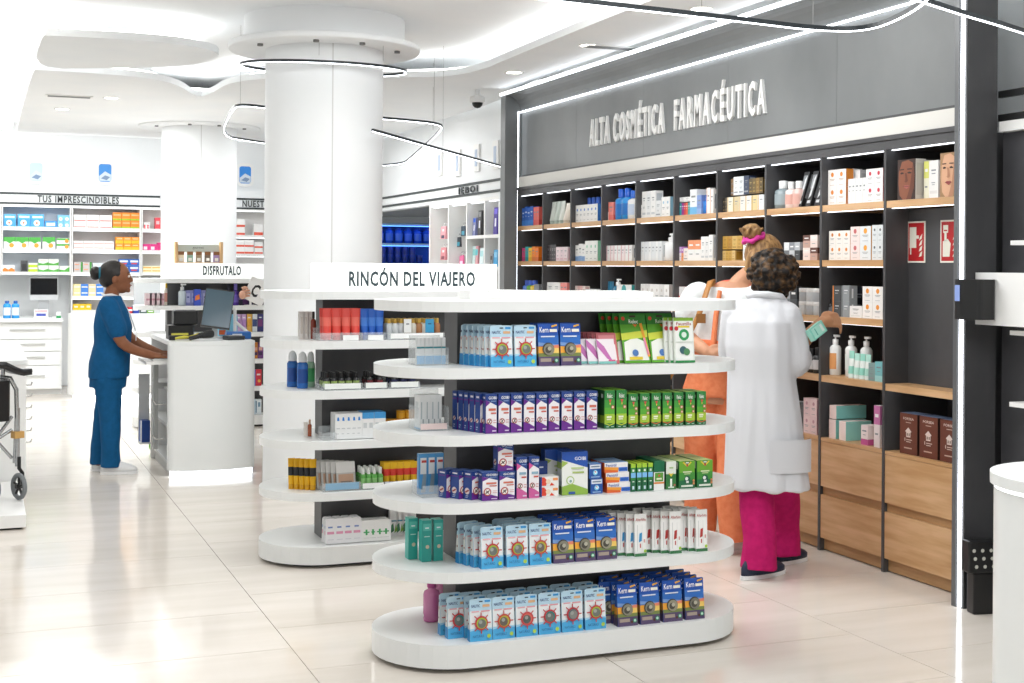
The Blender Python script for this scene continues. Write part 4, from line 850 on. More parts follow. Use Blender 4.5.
for i, (px, dy) in enumerate(((416, .06), (425, .0), (436.5, .0))): place(TE, 'teal_carton', (gx(px, 556, 4.87), 4.87+dy, GZ[1]+.0005), 0, 0, 'tall teal carton with a round cream seal at the round end of the lowest shelf', 'carton', 'teal cartons')
PKB = mat('#e07ab8', .12, alpha=.72, name='pink_tinted_plastic')
def pinkb():
    m = MB().lathe([(.024, 0), (.033, .004), (.034, .012), (.031, .02), (.034, .03), (.034, .105), (.03, .118), (.016, .126), (.016, .134)], PKB, 12)
    return [(None, m.mesh('bottle'), (0, 0, 0)), ('screw_cap', MB().lathe([(.019, .134), (.019, .152), (.017, .154)], mat('#b8488c', .3), 14).mesh('screw_cap'), (0, 0, 0))]
pb = pinkb()
for px, y in ((431.5, 4.99), (440, 5.07)): place(pb, 'water_bottle', (gx(px, 620, y), y, GZ[0]+.0005), 0, 0, 'translucent pink drinking bottle on the base deck of the unsigned gondola', 'bottle', 'pink bottles')

# ================================================================== RINCÓN DEL VIAJERO gondola
Y2 = 6.52
def hx(px, py, Y=Y2): return ony(px, py, Y).x
TR = ' of the travel-sign gondola'
def rrow(tp, name, s, a, b, n, label, cat, group, rows=1, ds=.05, y=Y2, d=.02, py=None):
    for i in range(n):
        x = hx(a+(b-a)*(i+.5)/n, {4: 340, 3: 390, 2: 440, 1: 489, 0: 540}[s], y)
        for k in range(rows): place(tp, name, (x, y+d+k*ds, GZ[s]+.0035), random.uniform(-.05, .05), 0, label, cat, group)
acrylic('tray', hx(319, 341), hx(362, 341), Y2-.01, Y2+.13, GZ[4]+.0005, .06, 'clear tray of red tubes on the fourth shelf'+TR, .04)
acrylic('tray', hx(363, 341), hx(385, 341), Y2-.01, Y2+.13, GZ[4]+.0005, .06, 'clear tray of blue tubes on the fourth shelf'+TR, .04)
acrylic('tray', hx(387, 341), hx(445, 341), Y2-.01, Y2+.13, GZ[4]+.0005, .06, 'clear tray of gold-capped tins on the fourth shelf'+TR, .035, '#f2f3f2')
for px in (351, 376): tag(put('price_card', MB().box(-.04, .04, -.001, .001, 0, .026, mat('#f4f5f4', .5)), None, (hx(px, 338, Y2-.02), Y2-.016, GZ[4]+.002)), 'white price card before the '+('red' if px < 360 else 'blue')+' tubes on the travel-sign gondola', 'price card')
rt = tube_t(.052, .158, '#e24a40', '#c23a34', '#e86a5c'); bt = tube_t(.045, .155, '#1f5ec0', '#174a9a', '#3f7ad0')
rrow(rt, 'sun_tube', 4, 323, 361, 4, 'red sun cream tube in the clear tray on the fourth shelf'+TR, 'tube', 'red tubes', 2, .055)
rrow(bt, 'sun_tube', 4, 361.5, 384, 3, 'royal blue sun cream tube in the clear tray on the fourth shelf'+TR, 'tube', 'blue tubes', 2, .055)
for i, c in enumerate(('#c3c9cc', '#cfd3d4', '#c9cdd0', '#b08a68', '#d8d4c8', '#a8764e', '#e3e2da', '#3f9ac8', '#b07a52')):
    tp = cached(('tin', c), lambda: bottle_t(.034, .105, c, '#c8a24a', 'cap', None, neck=.78))
    rrow(tp, 'tin_bottle', 4, 387+i*6, 393+i*6, 1, 'small tin bottle with a gold cap on the fourth shelf'+TR, 'bottle', 'gold-capped tin bottles', 2, .05)
tags = slab(.04, .07, .002, None, '#eef0ee', [('r', '#55606a', .3, .6, .7, .68)]); tagb = slab(.045, .07, .002, None, '#3f9ac8', [('r', '#1f4f7a', .3, .6, .7, .68)])
place(tags, 'leaflet', (hx(408, 340, Y2-.014), Y2-.006, GZ[4]+.036), 0, 0, 'cream leaflet card leaning on the gold-capped tins', 'card'); place(tagb, 'leaflet', (hx(430, 340, Y2-.014), Y2-.006, GZ[4]+.036), 0, 0, 'blue leaflet card leaning on the gold-capped tins', 'card')
wbx = slab(.026, .14, .03, None, '#ece9e4', [('r', '#d4cec4', .3, .2, .7, .8)], [('r', '#dcd6cc', .2, .1, .8, .9)])
for k in range(3): place(wbx, 'cream_carton', (hx(301+k*4.4, 340, 6.72), 6.72, GZ[4]+.0005), 0, 0, 'slim cream carton at the round end of the fourth shelf'+TR, 'carton', 'slim cream cartons')
place(bottle_t(.03, .14, '#8a3a2a', '#2f2a28'), 'serum_bottle', (hx(313.5, 340, 6.70), 6.71, GZ[4]+.0005), 0, 0, 'brown glass bottle beside the slim cream cartons', 'bottle')
bsp = bottle_t(.056, .185, '#2f6fc0', '#e9edf0', 'spray', '#24509a'); csp = bottle_t(.045, .18, '#a8cfae', '#eef1ee', 'spray', '#4fae6a')
place(bsp, 'spray_bottle', (hx(294, 388, 6.74), 6.78, GZ[3]+.0005), 0, 0, 'blue spray bottle with a white nozzle on the third shelf'+TR, 'bottle', 'blue spray bottles'); place(bsp, 'spray_bottle', (hx(301.5, 388, 6.70), 6.68, GZ[3]+.0005), 0, 0, 'blue spray bottle with a white nozzle on the third shelf'+TR, 'bottle', 'blue spray bottles')
place(csp, 'spray_bottle', (hx(311, 388, 6.75), 6.76, GZ[3]+.0005), 0, 0, 'pale green spray bottle beside the two blue ones', 'bottle')
for a, b, c, nm in ((322, 362, '#9fb86a', 'green'), (364, 387, '#7a2f38', 'maroon'), (389, 419, '#2a2f58', 'navy')):
    acrylic('tray', hx(a, 391), hx(b, 391), Y2-.01, Y2+.13, GZ[3]+.0005, .05, 'clear tray of %s-labelled dark bottles on the third shelf' % nm + TR, .036, '#eef1ee')
    tp = bottle_t(.036, .085, '#26282a', '#131314', 'cap', c, neck=.7)
    n = int((b-a)/8)
    rrow(tp, 'dark_bottle', 3, a+1.5, b-1.5, n, 'small dark bottle with a %s label in a tray on the third shelf' % nm + TR, 'bottle', nm+' labelled dark bottles', 3, .042, d=.02)
place(bottle_t(.02, .085, '#a8583a', '#cfa58a'), 'lip_bottle', (hx(311, 437, 6.69), 6.72, GZ[2]+.0005), 0, 0, 'small copper bottle at the round end of the second shelf'+TR, 'bottle')
place(slab(.016, .07, .03, None, '#efe9e2'), 'lip_carton', (hx(307.5, 437, 6.70), 6.74, GZ[2]+.0005), 0, 0, 'tiny cream carton beside the copper bottle', 'carton')
acrylic('tray', hx(324, 441), hx(336, 441), Y2+.0, Y2+.12, GZ[2]+.0005, .06, 'empty clear tray on the second shelf'+TR, .04)
wb1 = slab(.03, .128, .05, None, '#eff1f1', [('p', '#2f86d8', [(.3, .72), (.7, .72), (.6, .86), (.35, .86)]), ('r', '#c9ced0', .2, .4, .8, .44), ('r', '#c9ced0', .2, .2, .6, .23)], [('r', '#dfe3e4', .1, .05, .9, .95)]); wb2 = slab(.03, .13, .05, None, '#f1f3f3', [('r', '#4aa0e0', 0, .76, 1, 1), ('r', '#cfd4d6', .2, .4, .8, .6)], side='#e3e7e8', top='#4aa0e0')
rrow(wb1, 'eye_carton', 2, 336, 362, 5, 'white carton with a blue drop on the second shelf'+TR, 'carton', 'white blue-drop cartons', 2, .055, d=.03)
rrow(wb2, 'eye_carton', 2, 362.5, 386, 4, 'white carton with a blue top on the second shelf'+TR, 'carton', 'white blue-topped cartons', 2, .055, d=.03)
yt = jar_t(.045, .042, '#d79a1e', '#c88a18')
for lv in range(3):
    for i in range((5, 5, 3)[lv]):
        place(yt, 'yellow_jar', (hx(383+i*8+lv*(0 if lv < 2 else 9), 435, Y2+.1), Y2+.11+.0*lv, GZ[2]+.0005+lv*.0425), 0, 0, 'yellow jar in the stack on the second shelf'+TR, 'jar', 'stacked yellow jars')
yu = tube_t(.036, .155, '#e8b21c', '#d9a010', '#26282c')
for i in range(5): place(yu, 'yellow_tube', (hx(293.5+i*4.6, 487, 6.62), 6.60+.03*(4-i)*.6, GZ[1]+.0005), 0, 0, 'yellow tube with a black band at the round end of the lowest shelf'+TR, 'tube', 'yellow tubes with black bands')
acrylic('tray', hx(323, 491), hx(360, 491), Y2-.01, Y2+.14, GZ[1]+.0005, .06, 'blue-tinted clear tray of grey bags on the lowest shelf'+TR, .045, '#8fb8d4')
gb = slab(.1, .14, .02, .006, '#c3c3c0', [('r', '#c9a58c', .1, .1, .9, .55), ('r', '#8a7a70', .2, .25, .8, .3), ('r', '#dcdcda', .0, .6, 1, .98)], [('r', '#7d756c', .1, .1, .9, .6)], rnd=.006)
for k in range(6): place(gb, 'grey_bag', (hx(347-k*4.2, 489), Y2+.02+.018*k, GZ[1]+.0035), .1, math.radians(-8), 'silver grey bag leaning in the tinted tray on the lowest shelf'+TR, 'bag', 'silver grey bags')
acrylic('tray', hx(361, 491), hx(384, 491), Y2-.01, Y2+.13, GZ[1]+.0005, .05, 'clear tray of green bottles on the lowest shelf'+TR, .035, '#f2f4f2')
rrow(bottle_t(.03, .105, '#63ad55', '#eef2ee', 'cap', '#8cc67a', neck=.7), 'green_bottle', 1, 361, 384, 4, 'small green bottle with a white cap on the lowest shelf'+TR, 'bottle', 'small green bottles', 3, .04)
acrylic('tray', hx(385, 490), hx(416, 490), Y2+.03, Y2+.16, GZ[1]+.0005, .05, 'clear tray of yellow and red tubes on the lowest shelf'+TR, .03, '#e4e7ea')
rrow(tube_t(.04, .12, '#e9b81c', '#243a86', '#d83a30'), 'balm_tube', 1, 384, 418, 5, 'yellow, red and blue balm tube on the lowest shelf'+TR, 'tube', 'tricolour balm tubes', 2, .05, y=Y2+.04)
wp1 = slab(.05, .125, .045, .02, '#f0f0f2', [('r', '#e29ab8', .15, .38, .85, .48), ('r', '#6c86c4', .25, .62, .7, .68), ('r', '#d8d8de', .2, .15, .8, .18)], [('r', '#e4a2bc', .2, .35, .7, .5), ('r', '#7c94cc', .3, .6, .7, .7)], rnd=.012)
wp2 = slab(.05, .105, .045, .02, '#f1f2f0', [('r', '#4fae6a', .2, .4, .8, .46), ('r', '#4fae6a', .4, .3, .6, .56), ('r', '#d8dcd8', .2, .15, .8, .18)], rnd=.012)
rrow(wp1, 'cotton_bag', 0, 327, 362, 4, 'puffy white bag with pink print on the base deck'+TR, 'bag', 'pink printed bags', 2, .05, d=.03)
rrow(wp2, 'cotton_bag', 0, 364, 390, 4, 'puffy white bag with a green cross on the base deck'+TR, 'bag', 'green cross bags', 2, .05, d=.03)
wp3 = slab(.045, .13, .045, .02, '#f2f3f2', [('p', '#3f7f5a', [(.1, .1), (.5, .2), (.4, .5), (.15, .4)]), ('p', '#7fae4a', [(.5, .1), (.9, .2), (.7, .45)]), ('r', '#3f8fa8', .2, .55, .8, .6)], rnd=.01)
for i in range(4): place(wp3, 'herb_bag', (hx(393+i*6, 545, Y2+.14), Y2+.14, GZ[0]+.0005), 0, 0, 'white bag with green leaf print on the base deck'+TR, 'bag', 'leaf print bags')
# ================================================================== products in the charcoal bays (front towards -X)
XW = 4.20; RZ = -math.pi/2
ROWZ = [1.84, 1.548, 1.25, .935, .603]; ROWN = ['top shelf', 'second shelf', 'third shelf', 'fourth shelf', 'lowest deck']
def bayname(b): return 'of the bay with the fire signs' if b == 1 else 'of the %s bay from the fire signs' % ORD[b-1]
def wp(b, r, pa, pb, n, ytop, kind, cols, desc, cat='carton', name=None, acc=None, style=0, lv=0, nlv=1, dep=None, txt='#8a8f94', xo=0.0, cap=None, rows=1, z0=None, side=None):
    """n products between pixel columns pa..pb of bay b, row r; top of the pile at pixel row ytop; nlv levels"""
    X = XW+xo; mid = onx((pa+pb)/2, ytop, X); zb = ROWZ[r] if z0 is None else z0
    lim0, lim1 = BAYY[b-1]+.012, BAYY[b]-.012; ya = min(onx(pa, ytop, X).y, lim1); yb = max(onx(pb, ytop, X).y, lim0); w = (ya-yb)/n; H = (mid.z-zb)/nlv
    d = dep or min(max(w*.9, .03), .09)
    cols = cols if isinstance(cols, (list, tuple)) else [cols]; acc = acc if isinstance(acc, (list, tuple)) else [acc]
    bn = 'fire-sign bay' if b == 1 else '%s bay from fire signs' % ORD[b-1]
    for l in range(nlv):
        for i in range(n):
            y = ya-w*(i+.5); c = cols[(i+l) % len(cols)]; a = acc[(i+l) % len(acc)]
            ww = w*.97; y = min(max(y, lim0+ww/2), lim1-ww/2)
            h = H*random.uniform(.97, 1.0) if nlv == 1 else H-.0008
            key = (kind, round(ww, 3), round(h, 2 if nlv == 1 else 3), round(d, 3), c, a, style, txt, cap, side)
            h2 = key[2]
            if kind == 'box': tp = cached(key, lambda: plain(ww, h2, d, c, a, txt, style, side=side))
            elif kind == 'tube': tp = cached(key, lambda: tube_t(ww, h2, c, cap or '#e8e8e6', a))
            elif kind in ('cap', 'pump', 'spray'): tp = cached(key, lambda: bottle_t(ww, h2, c, cap or '#f0f0f0', kind, a, neck=.72))
            elif kind == 'jar': tp = cached(key, lambda: jar_t(min(ww, .07), h2, c, cap or '#f0f0ee'))
            label = '%s%s, %s, %s' % (('lower ', 'upper ')[l] if nlv == 2 else '', desc, ROWN[r], bn)
            if n > 1: label += ', %s towards %s' % (ORD[i], 'them' if b > 1 else 'the aisle')
            for k in range(rows):
                place(tp, name or {'box': 'carton', 'tube': 'tube', 'cap': 'bottle', 'pump': 'pump_bottle', 'spray': 'spray_bottle', 'jar': 'jar'}[kind], (X+d/2+k*(d+.004), y, zb+.0006+l*(h2+.0006)), RZ, 0, label, cat, '%s, %s %s' % (desc, ROWN[r], bayname(b)))
Wt = '#f0f0ee'
# ---- tenth bay
wp(10, 0, 521, 533, 4, 207, 'box', '#2a63c0', 'upright blue carton', style=1, acc='#3f86d8', txt='#dfe8f4'); wp(10, 0, 533.5, 539, 2, 206.5, 'box', '#e2665e', 'coral red carton', style=1, acc='#d8504a')
wp(10, 1, 522, 538.5, 5, 247, 'box', ['#e0508a', '#35b0b4', '#f2c53a', '#f08a2c', '#ef7d20'], 'bright rainbow carton', style=1, acc=['#c23a74', '#2a9aa0', '#e0ac1e', '#d9741a', '#d86a14'])
wp(10, 2, 519, 533, 3, 280, 'cap', ['#5f86d8', '#6aa84a', '#e2c23a'], 'bottle with a blue cap', 'bottle', cap='#3f62c8'); wp(10, 2, 534, 539, 1, 284, 'box', '#8a8f94', 'small grey carton')
# ---- ninth
wp(9, 0, 544, 561, 3, 201.5, 'tube', ['#d3dad2', '#c4cfc6', '#dfe4dc'], 'pale sage tube', 'tube', cap='#aab8ac'); wp(9, 0, 561, 567.5, 1, 202.5, 'tube', '#eadfd0', 'cream tube', 'tube', cap='#d2c2ac')
wp(9, 1, 543.5, 556, 4, 245, 'box', ['#3a3638', '#4a4448', '#2f2c2e'], 'black skincare carton', style=0, acc='#6a6468', txt='#b9b4b6'); wp(9, 1, 556, 567.5, 3, 247, 'box', ['#f0dfe2', '#ead4da'], 'pale pink carton', style=0, acc='#dfb4c0')
wp(9, 2, 541, 546, 1, 286, 'box', Wt, 'short white carton'); wp(9, 2, 546, 560, 2, 282.5, 'box', Wt, 'wide white carton', acc='#c4c8cc'); wp(9, 2, 560.5, 567, 2, 282.5, 'box', '#ef8f88', 'salmon carton', style=1, acc='#e0645c')
# ---- eighth
wp(8, 0, 571, 597.5, 6, 204.5, 'box', Wt, 'white carton with blue spots', style=2, acc='#3f7fd0', dep=.05); wp(8, 0, 578, 597, 3, 198, 'cap', Wt, 'blue-capped white bottle behind spotted cartons', 'bottle', cap='#2f62c8', xo=.07)
wp(8, 1, 572.5, 585, 3, 244.5, 'box', Wt, 'white carton with a blue band', style=1, acc='#7fa8d8', dep=.06); wp(8, 1, 585, 597.5, 3, 240.5, 'box', '#eef1ec', 'white carton with a green mark', style=2, acc='#8fd0b0', dep=.06)
wp(8, 2, 569, 585, 4, 285.5, 'box', ['#dccbc4', '#d4a9a4', '#e0b4b0'], 'beige and rose carton', acc='#b98a84'); wp(8, 2, 585.5, 597, 3, 288.5, 'box', '#e4e6e8', 'short pale grey carton', acc='#b4bcc4')
# ---- seventh
wp(7, 0, 601, 608.5, 2, 208, 'cap', '#e6e3e0', 'squat bottle with a red cap', 'bottle', cap='#c83a48'); wp(7, 0, 608.5, 613.5, 1, 201, 'box', '#ee8478', 'coral carton', style=1, acc='#e46a60')
wp(7, 0, 613.5, 626, 2, 188.5, 'cap', ['#2a8ad4', '#2f95dc'], 'big blue lotion bottle', 'bottle', cap='#1f62d0', acc='#1f72c0'); wp(7, 0, 626, 632, 1, 190.5, 'cap', Wt, 'white lotion bottle with a blue cap', 'bottle', cap='#2a6ad0', acc='#c8d6ea')
wp(7, 1, 602.5, 632, 7, 245, 'box', [Wt, '#f2e6e6', Wt], 'white carton with a red edge', style=4, acc=['#c8607a', '#d8a0a8'])
wp(7, 2, 601, 612, 3, 281.5, 'tube', ['#1f6a8c', '#2a7a9a'], 'petrol blue tube', 'tube', cap='#e2703a'); wp(7, 2, 612, 616.5, 1, 279, 'pump', '#26708e', 'petrol pump bottle with a white head', 'bottle', cap='#f0f2f2'); wp(7, 2, 616.5, 631.5, 1, 284.5, 'box', Wt, 'wide white carton with a teal dot', style=2, acc='#3fa8a8')
# ---- sixth
wp(6, 0, 637, 642, 1, 205.5, 'box', Wt, 'short white carton'); wp(6, 0, 642, 655.5, 3, 191.5, 'box', ['#f2f2f0', '#e6e8e8'], 'tall white carton', acc='#c9ced2'); wp(6, 0, 655.5, 661, 1, 201, 'box', '#e4e7e8', 'middling white carton'); wp(6, 0, 661.5, 670, 2, 196.5, 'box', Wt, 'white carton with a blue dot', style=2, acc='#8fc0d8')
wp(6, 1, 639, 662, 6, 241.5, 'box', ['#eceeee', '#e2e6e8'], 'white carton with grey lines', style=4, acc='#cfd6da'); wp(6, 1, 662.5, 670, 1, 233.5, 'pump', '#f0f1f1', 'white pump bottle', 'bottle')
wp(6, 2, 638, 669, 6, 283.5, 'box', ['#ecebe9', '#dddcda', '#f2f1ef'], 'mottled white carton', style=2, acc='#c8c0bc')
# ---- fifth
cl5 = ['#2f9aa8', '#a03a90', '#c83a4a', '#e2602c', '#3aa0a0']
wp(5, 0, 675, 690, 5, 202.5, 'box', cl5, 'slim jewel-coloured carton', style=1, acc=cl5, txt='#f0f0f0', dep=.07); zz = onx(682, 202.5, XW).z
wp(5, 0, 676, 690, 2, 197, 'box', Wt, 'white carton lying on the jewel-coloured ones', z0=zz+.002, dep=.06)
wp(5, 0, 690, 697, 1, 189.5, 'box', '#f0f3f6', 'white carton with a sky blue foot', style=1, acc='#6ab4e4'); wp(5, 0, 697, 701.5, 1, 194.5, 'box', '#7f9ad4', 'periwinkle carton', style=1, acc='#8fb0e4'); wp(5, 0, 701.5, 706.5, 1, 194, 'cap', '#2a7ad0', 'blue bottle', 'bottle', cap='#2a6ac0'); wp(5, 0, 706.5, 713.5, 2, 188.5, 'box', '#f4f1ee', 'white carton with an orange edge', style=4, acc='#ef9a6a')
wp(5, 1, 675, 683.5, 2, 246, 'box', ['#f0eaf0', '#ef9a64'], 'violet and orange carton', style=3, acc=['#c8a8d8', '#b87ac0']); wp(5, 1, 683.5, 688, 1, 248, 'box', '#f2e8e2', 'small blush carton'); wp(5, 1, 688, 701, 2, 239.5, 'box', Wt, 'white carton with an orange cap band', style=3, acc='#ef9a6a', dep=.05); wp(5, 1, 701, 713, 3, 235.5, 'box', [Wt, '#e9e9e7'], 'tall white carton', acc='#c8ccd0', dep=.05)
wp(5, 2, 672.5, 678, 1, 293, 'box', '#d86a68', 'short red carton', style=1, acc='#c84a48'); wp(5, 2, 678, 688, 2, 286.5, 'box', '#e2726c', 'red and white carton', style=3, acc='#f0eeee'); wp(5, 2, 688, 697, 2, 286.5, 'box', '#a8cf5a', 'lime and white carton', style=3, acc='#f0f2ea'); wp(5, 2, 697, 706, 2, 286.5, 'box', '#8a6ac0', 'purple and white carton', style=3, acc='#f0eef4')
# ---- fourth
wp(4, 0, 721, 727, 2, 197, 'box', ['#2a2622', '#5a5248'], 'black and bronze carton', acc='#8a7a5a', txt='#c8b48a', dep=.06); wp(4, 0, 727, 764, 6, 195, 'box', ['#f0ead8', '#d9c9a0', '#e8e6e0', '#f2eee4', '#e2cf9a', '#e9eef2'], 'ivory and gold carton', style=4, acc=['#c8a24a', '#b08a34', '#d8b45a'], dep=.06); zz = onx(745, 195, XW).z
wp(4, 0, 731, 733.5, 1, 178, 'box', '#7a5a34', 'bronze carton atop ivory cartons', z0=zz+.003, dep=.05); wp(4, 0, 733.5, 749, 3, 176.5, 'box', ['#f0f0ee', '#e4e8ec', '#33405a'], 'pale or navy carton atop ivory', z0=zz+.003, dep=.05); wp(4, 0, 749, 763, 4, 178, 'box', ['#5a4a28', '#6e5a30', '#8a6c34'], 'dark gold carton atop ivory cartons', z0=zz+.003, dep=.05, txt='#c8ac6a', acc='#a8883c')
wp(4, 1, 718, 735, 4, 250, 'box', ['#d8b878', '#caa24e', '#c49a44'], 'gold carton', acc='#a8802c', txt='#8a6a24', dep=.06); zz = onx(726, 250, XW).z
wp(4, 1, 720.5, 742, 4, 236.5, 'box', ['#c89e4c', '#b98a34', '#d2ae62'], 'gold carton atop gold cartons', z0=zz+.003, acc='#a07828', txt='#8a6a24', dep=.055)
wp(4, 1, 736, 764, 4, 239.5, 'box', [Wt, '#e8e8e4'], 'white carton with fine grey print', acc='#d2d4d6', dep=.05, xo=-.02) if False else wp(4, 1, 743, 764, 3, 240, 'box', [Wt, '#e8e8e4'], 'white carton with fine grey print', acc='#d2d4d6', dep=.05)
wp(4, 2, 720, 762, 6, 286, 'box', ['#d8d4cc', '#8a8784', '#efece6'], 'mixed neutral carton', acc='#b0a89a')
# ---- third
wp(3, 0, 771, 782.5, 1, 179.5, 'cap', '#8b999e', 'grey lotion bottle with a white cap', 'bottle', cap='#eef0f0', acc='#9fadb2'); wp(3, 0, 783, 798, 2, 181.5, 'cap', ['#efe0dc', '#e4c4bc'], 'blush bottle with a white cap', 'bottle', cap='#f2f2f0', acc='#e0b0a4')
blk = cached('blackstand', lambda: slab(.05, .2, .06, .03, '#2c2d2f', [('r', '#c8cacc', .2, .08, .8, .16), ('r', '#8f9396', .15, .5, .85, .9), ('p', '#d9dbdc', [(.3, .2), (.7, .3), (.8, .9), (.5, .8)])], (), [('p', '#9da1a4', [(.2, .25), (.5, .25), (.8, .95), (.5, .95)])], side='#252628'))
for i, px in enumerate((795, 804, 813)): place(blk, 'black_tube_stand', (XW+.04, onx(px+2, 190, XW).y, 1.8406), RZ, math.radians(-12), 'black slanted tube holder on the top shelf of the third bay from the fire signs', 'holder', 'black slanted tube holders')
wp(3, 1, 784, 800, 3, 241.5, 'box', ['#6d7378', '#c9ced2', '#3c4044'], 'silver and graphite carton', style=3, acc=['#e2e6e8', '#8a9096', '#b9bfc4'], dep=.06); wp(3, 1, 803, 817.5, 2, 235, 'box', ['#f0dcd4', '#c8a294'], 'peach carton', style=3, acc=['#f4e8e2', '#6a443a'], nlv=2, dep=.06)
wp(3, 2, 783.5, 797, 2, 286, 'box', ['#787e82', '#4a4e52'], 'dark grey carton', style=3, acc=['#9aa0a4', '#2c2f32'], dep=.06); wp(3, 2, 797, 818.5, 3, 288, 'jar', ['#d4d8da', '#b9bec2'], 'silver jar with a white lid', 'jar', nlv=2)
wp(3, 3, 795, 817, 4, 347, 'cap', ['#3a3d40', '#b9bdc0', '#2c2e30'], 'black and silver bottle', 'bottle', cap='#1c1d1f', acc='#d8dadc')
wp(3, 4, 803.5, 817, 2, 398.5, 'box', ['#f0d8d8', '#ead0d2'], 'pale rose carton', style=2, acc='#c89aa4', nlv=2); wp(3, 4, 790, 803, 2, 402, 'box', ['#b9bdc0', '#4a4d50'], 'black and grey carton')
# ---- second
wp(2, 0, 827.5, 846, 2, 169.5, 'box', '#f3efec', 'white carton with an orange side', style=2, acc='#e08a34', nlv=2, dep=.05, txt='#b9a08a'); wp(2, 0, 846, 860, 2, 169, 'box', '#f0eeec', 'plain white carton', dep=.06, xo=.06, acc='#dcdcda'); wp(2, 0, 848, 866, 5, 178.5, 'box', Wt, 'slim white carton with a grey line', style=4, acc='#d4d8da', dep=.05); wp(2, 0, 866, 883, 2, 168.5, 'box', '#f5f2f0', 'white carton with a red crest', style=2, acc='#c8364a', nlv=2, dep=.05)
wp(2, 1, 829, 850, 3, 230.5, 'box', '#f4efe9', 'white carton with an amber crest', style=2, acc='#d98a3a', nlv=2, dep=.05); wp(2, 1, 850.5, 860, 1, 226.5, 'box', '#f1e0dc', 'blush carton with a rose crest', style=2, acc='#c86a6a', nlv=2, dep=.05); wp(2, 1, 860, 871, 1, 226, 'box', '#e4e8ea', 'grey carton with an amber side', style=2, acc='#e8a23a', nlv=2, dep=.05); wp(2, 1, 872, 883, 2, 225, 'box', '#dde1e2', 'grey carton with a black crest', style=2, acc='#5a6064', nlv=2, dep=.05)
wp(2, 2, 824, 831.5, 2, 298, 'cap', '#232326', 'black bottle with a chrome ring', 'bottle', cap='#17181a', acc='#6a6c70'); wp(2, 2, 832, 841, 1, 285.5, 'box', '#47494b', 'graphite carton with an orange side', style=4, acc='#e0883a', txt='#c9cbcc', nlv=2, dep=.05); wp(2, 2, 841.5, 849.5, 1, 285.5, 'box', '#8f9496', 'brushed silver carton', style=4, acc='#6f7476', txt='#e2e4e5', nlv=2, dep=.05)
wp(2, 2, 849.5, 862, 1, 306, 'box', '#eceae8', 'wide white carton with a black line', style=0, acc='#d8d8d6', txt='#3a3a3c', dep=.06); wp(2, 2, 850.5, 866, 1, 285.8, 'box', '#1b1e26', 'black carton behind the wide white one', dep=.04, xo=.09); wp(2, 2, 862.5, 883, 2, 286.5, 'box', '#efece9', 'white carton, bright orange side', style=2, acc='#e8922e', nlv=2, dep=.05)
pp = [bottle_t(.062, .215, '#f0f2f0', '#f4f4f2', 'pump', lc, neck=.76) for lc in ('#e8a468', '#e9efed', '#f0b48a')]
for i, px in enumerate((833, 845.5, 857.5)): place(pp[i], 'pump_bottle', (XW+.045+.02*i, onx(px, 370, XW+.03).y, .9356), RZ, 0, 'white pump bottle with '+('an amber label' if i == 0 else 'an orange tab')+' on the fourth shelf of the second bay from the fire signs', 'bottle', 'white pump bottles'); 
wp(2, 3, 846, 868, 4, 352.5, 'tube', ['#9adccb', '#b4e6d8'], 'mint green tube', 'tube', cap='#e8f2ee', acc='#eef6f2'); wp(2, 3, 868.5, 875, 1, 362, 'box', '#8aa8a6', 'grey green carton', dep=.05); wp(2, 3, 875, 882.5, 1, 361.5, 'box', '#7fc4c8', 'turquoise carton', style=1, acc='#a8dcdc', dep=.05)
wp(2, 4, 829, 836, 1, 419, 'box', '#f2dfda', 'blush carton with a long mint side', style=9, dep=.19, side='#8fd6d0'); zz = onx(832, 419, XW).z
wp(2, 4, 829.5, 836.5, 1, 405.5, 'box', '#f2dfda', 'blush carton atop another, long mint side', z0=zz+.002, style=9, dep=.19, side='#8fd6d0'); wp(2, 4, 839, 846, 1, 421.5, 'box', '#f4e4de', 'single blush carton with a mint side', style=9, dep=.16, side='#9adcd6'); wp(2, 4, 861, 868, 1, 424, 'box', '#f2e4e2', 'white carton with a magenta print', style=1, acc='#c85a9a', dep=.08); wp(2, 4, 874, 880, 1, 405, 'box', '#f2e6e6', 'tall white carton with a magenta print', style=3, acc='#cf7ab0', dep=.06)
# ---- first: portrait boxes and brown cartons
def portrait(w, h, skin, dark, hair, lip):
    F = [('r', hair, 0, 0, 1, 1), ('p', skin, [(.12, .12), (.3, .0), (.75, .0), (.92, .3), (.95, .62), (.86, .9), (.6, .98), (.25, .95), (.08, .7), (.06, .4)]), ('p', dark, [(.5, .0), (.75, .0), (.92, .3), (.95, .62), (.86, .9), (.78, .6), (.7, .3)]),
         ('p', '#2a1c18', [(.16, .66), (.24, .69), (.36, .67), (.34, .645), (.2, .64)]), ('p', '#2a1c18', [(.56, .67), (.68, .69), (.8, .66), (.76, .64), (.6, .645)]), ('l', '#3a241c', .14, .75, .38, .755, .04), ('l', '#3a241c', .56, .755, .82, .75, .04), ('p', dark, [(.44, .66), (.52, .66), (.6, .46), (.5, .42), (.4, .46), (.46, .48)]), ('p', lip, [(.32, .33), (.46, .36), (.52, .35), (.6, .36), (.72, .33), (.54, .26)]), ('l', '#4a2420', .33, .325, .71, .325, .015)]
    return slab(w, h, .06, None, '#d8d4d0', F, (), [('r', '#c9c5c0', .1, .1, .9, .9)])
p1 = portrait(.135, .195, '#8a5138', '#6a3c2a', '#3a2620', '#a85a54'); p2 = portrait(.115, .205, '#d9a886', '#b98566', '#a8825c', '#a8504c')
place(p1, 'portrait_carton', (XW+.0, onx(906.5, 180, XW-.03).y, 1.8406), RZ, 0, 'tall carton printed with a darker smiling face on the top shelf above the fire signs', 'carton')
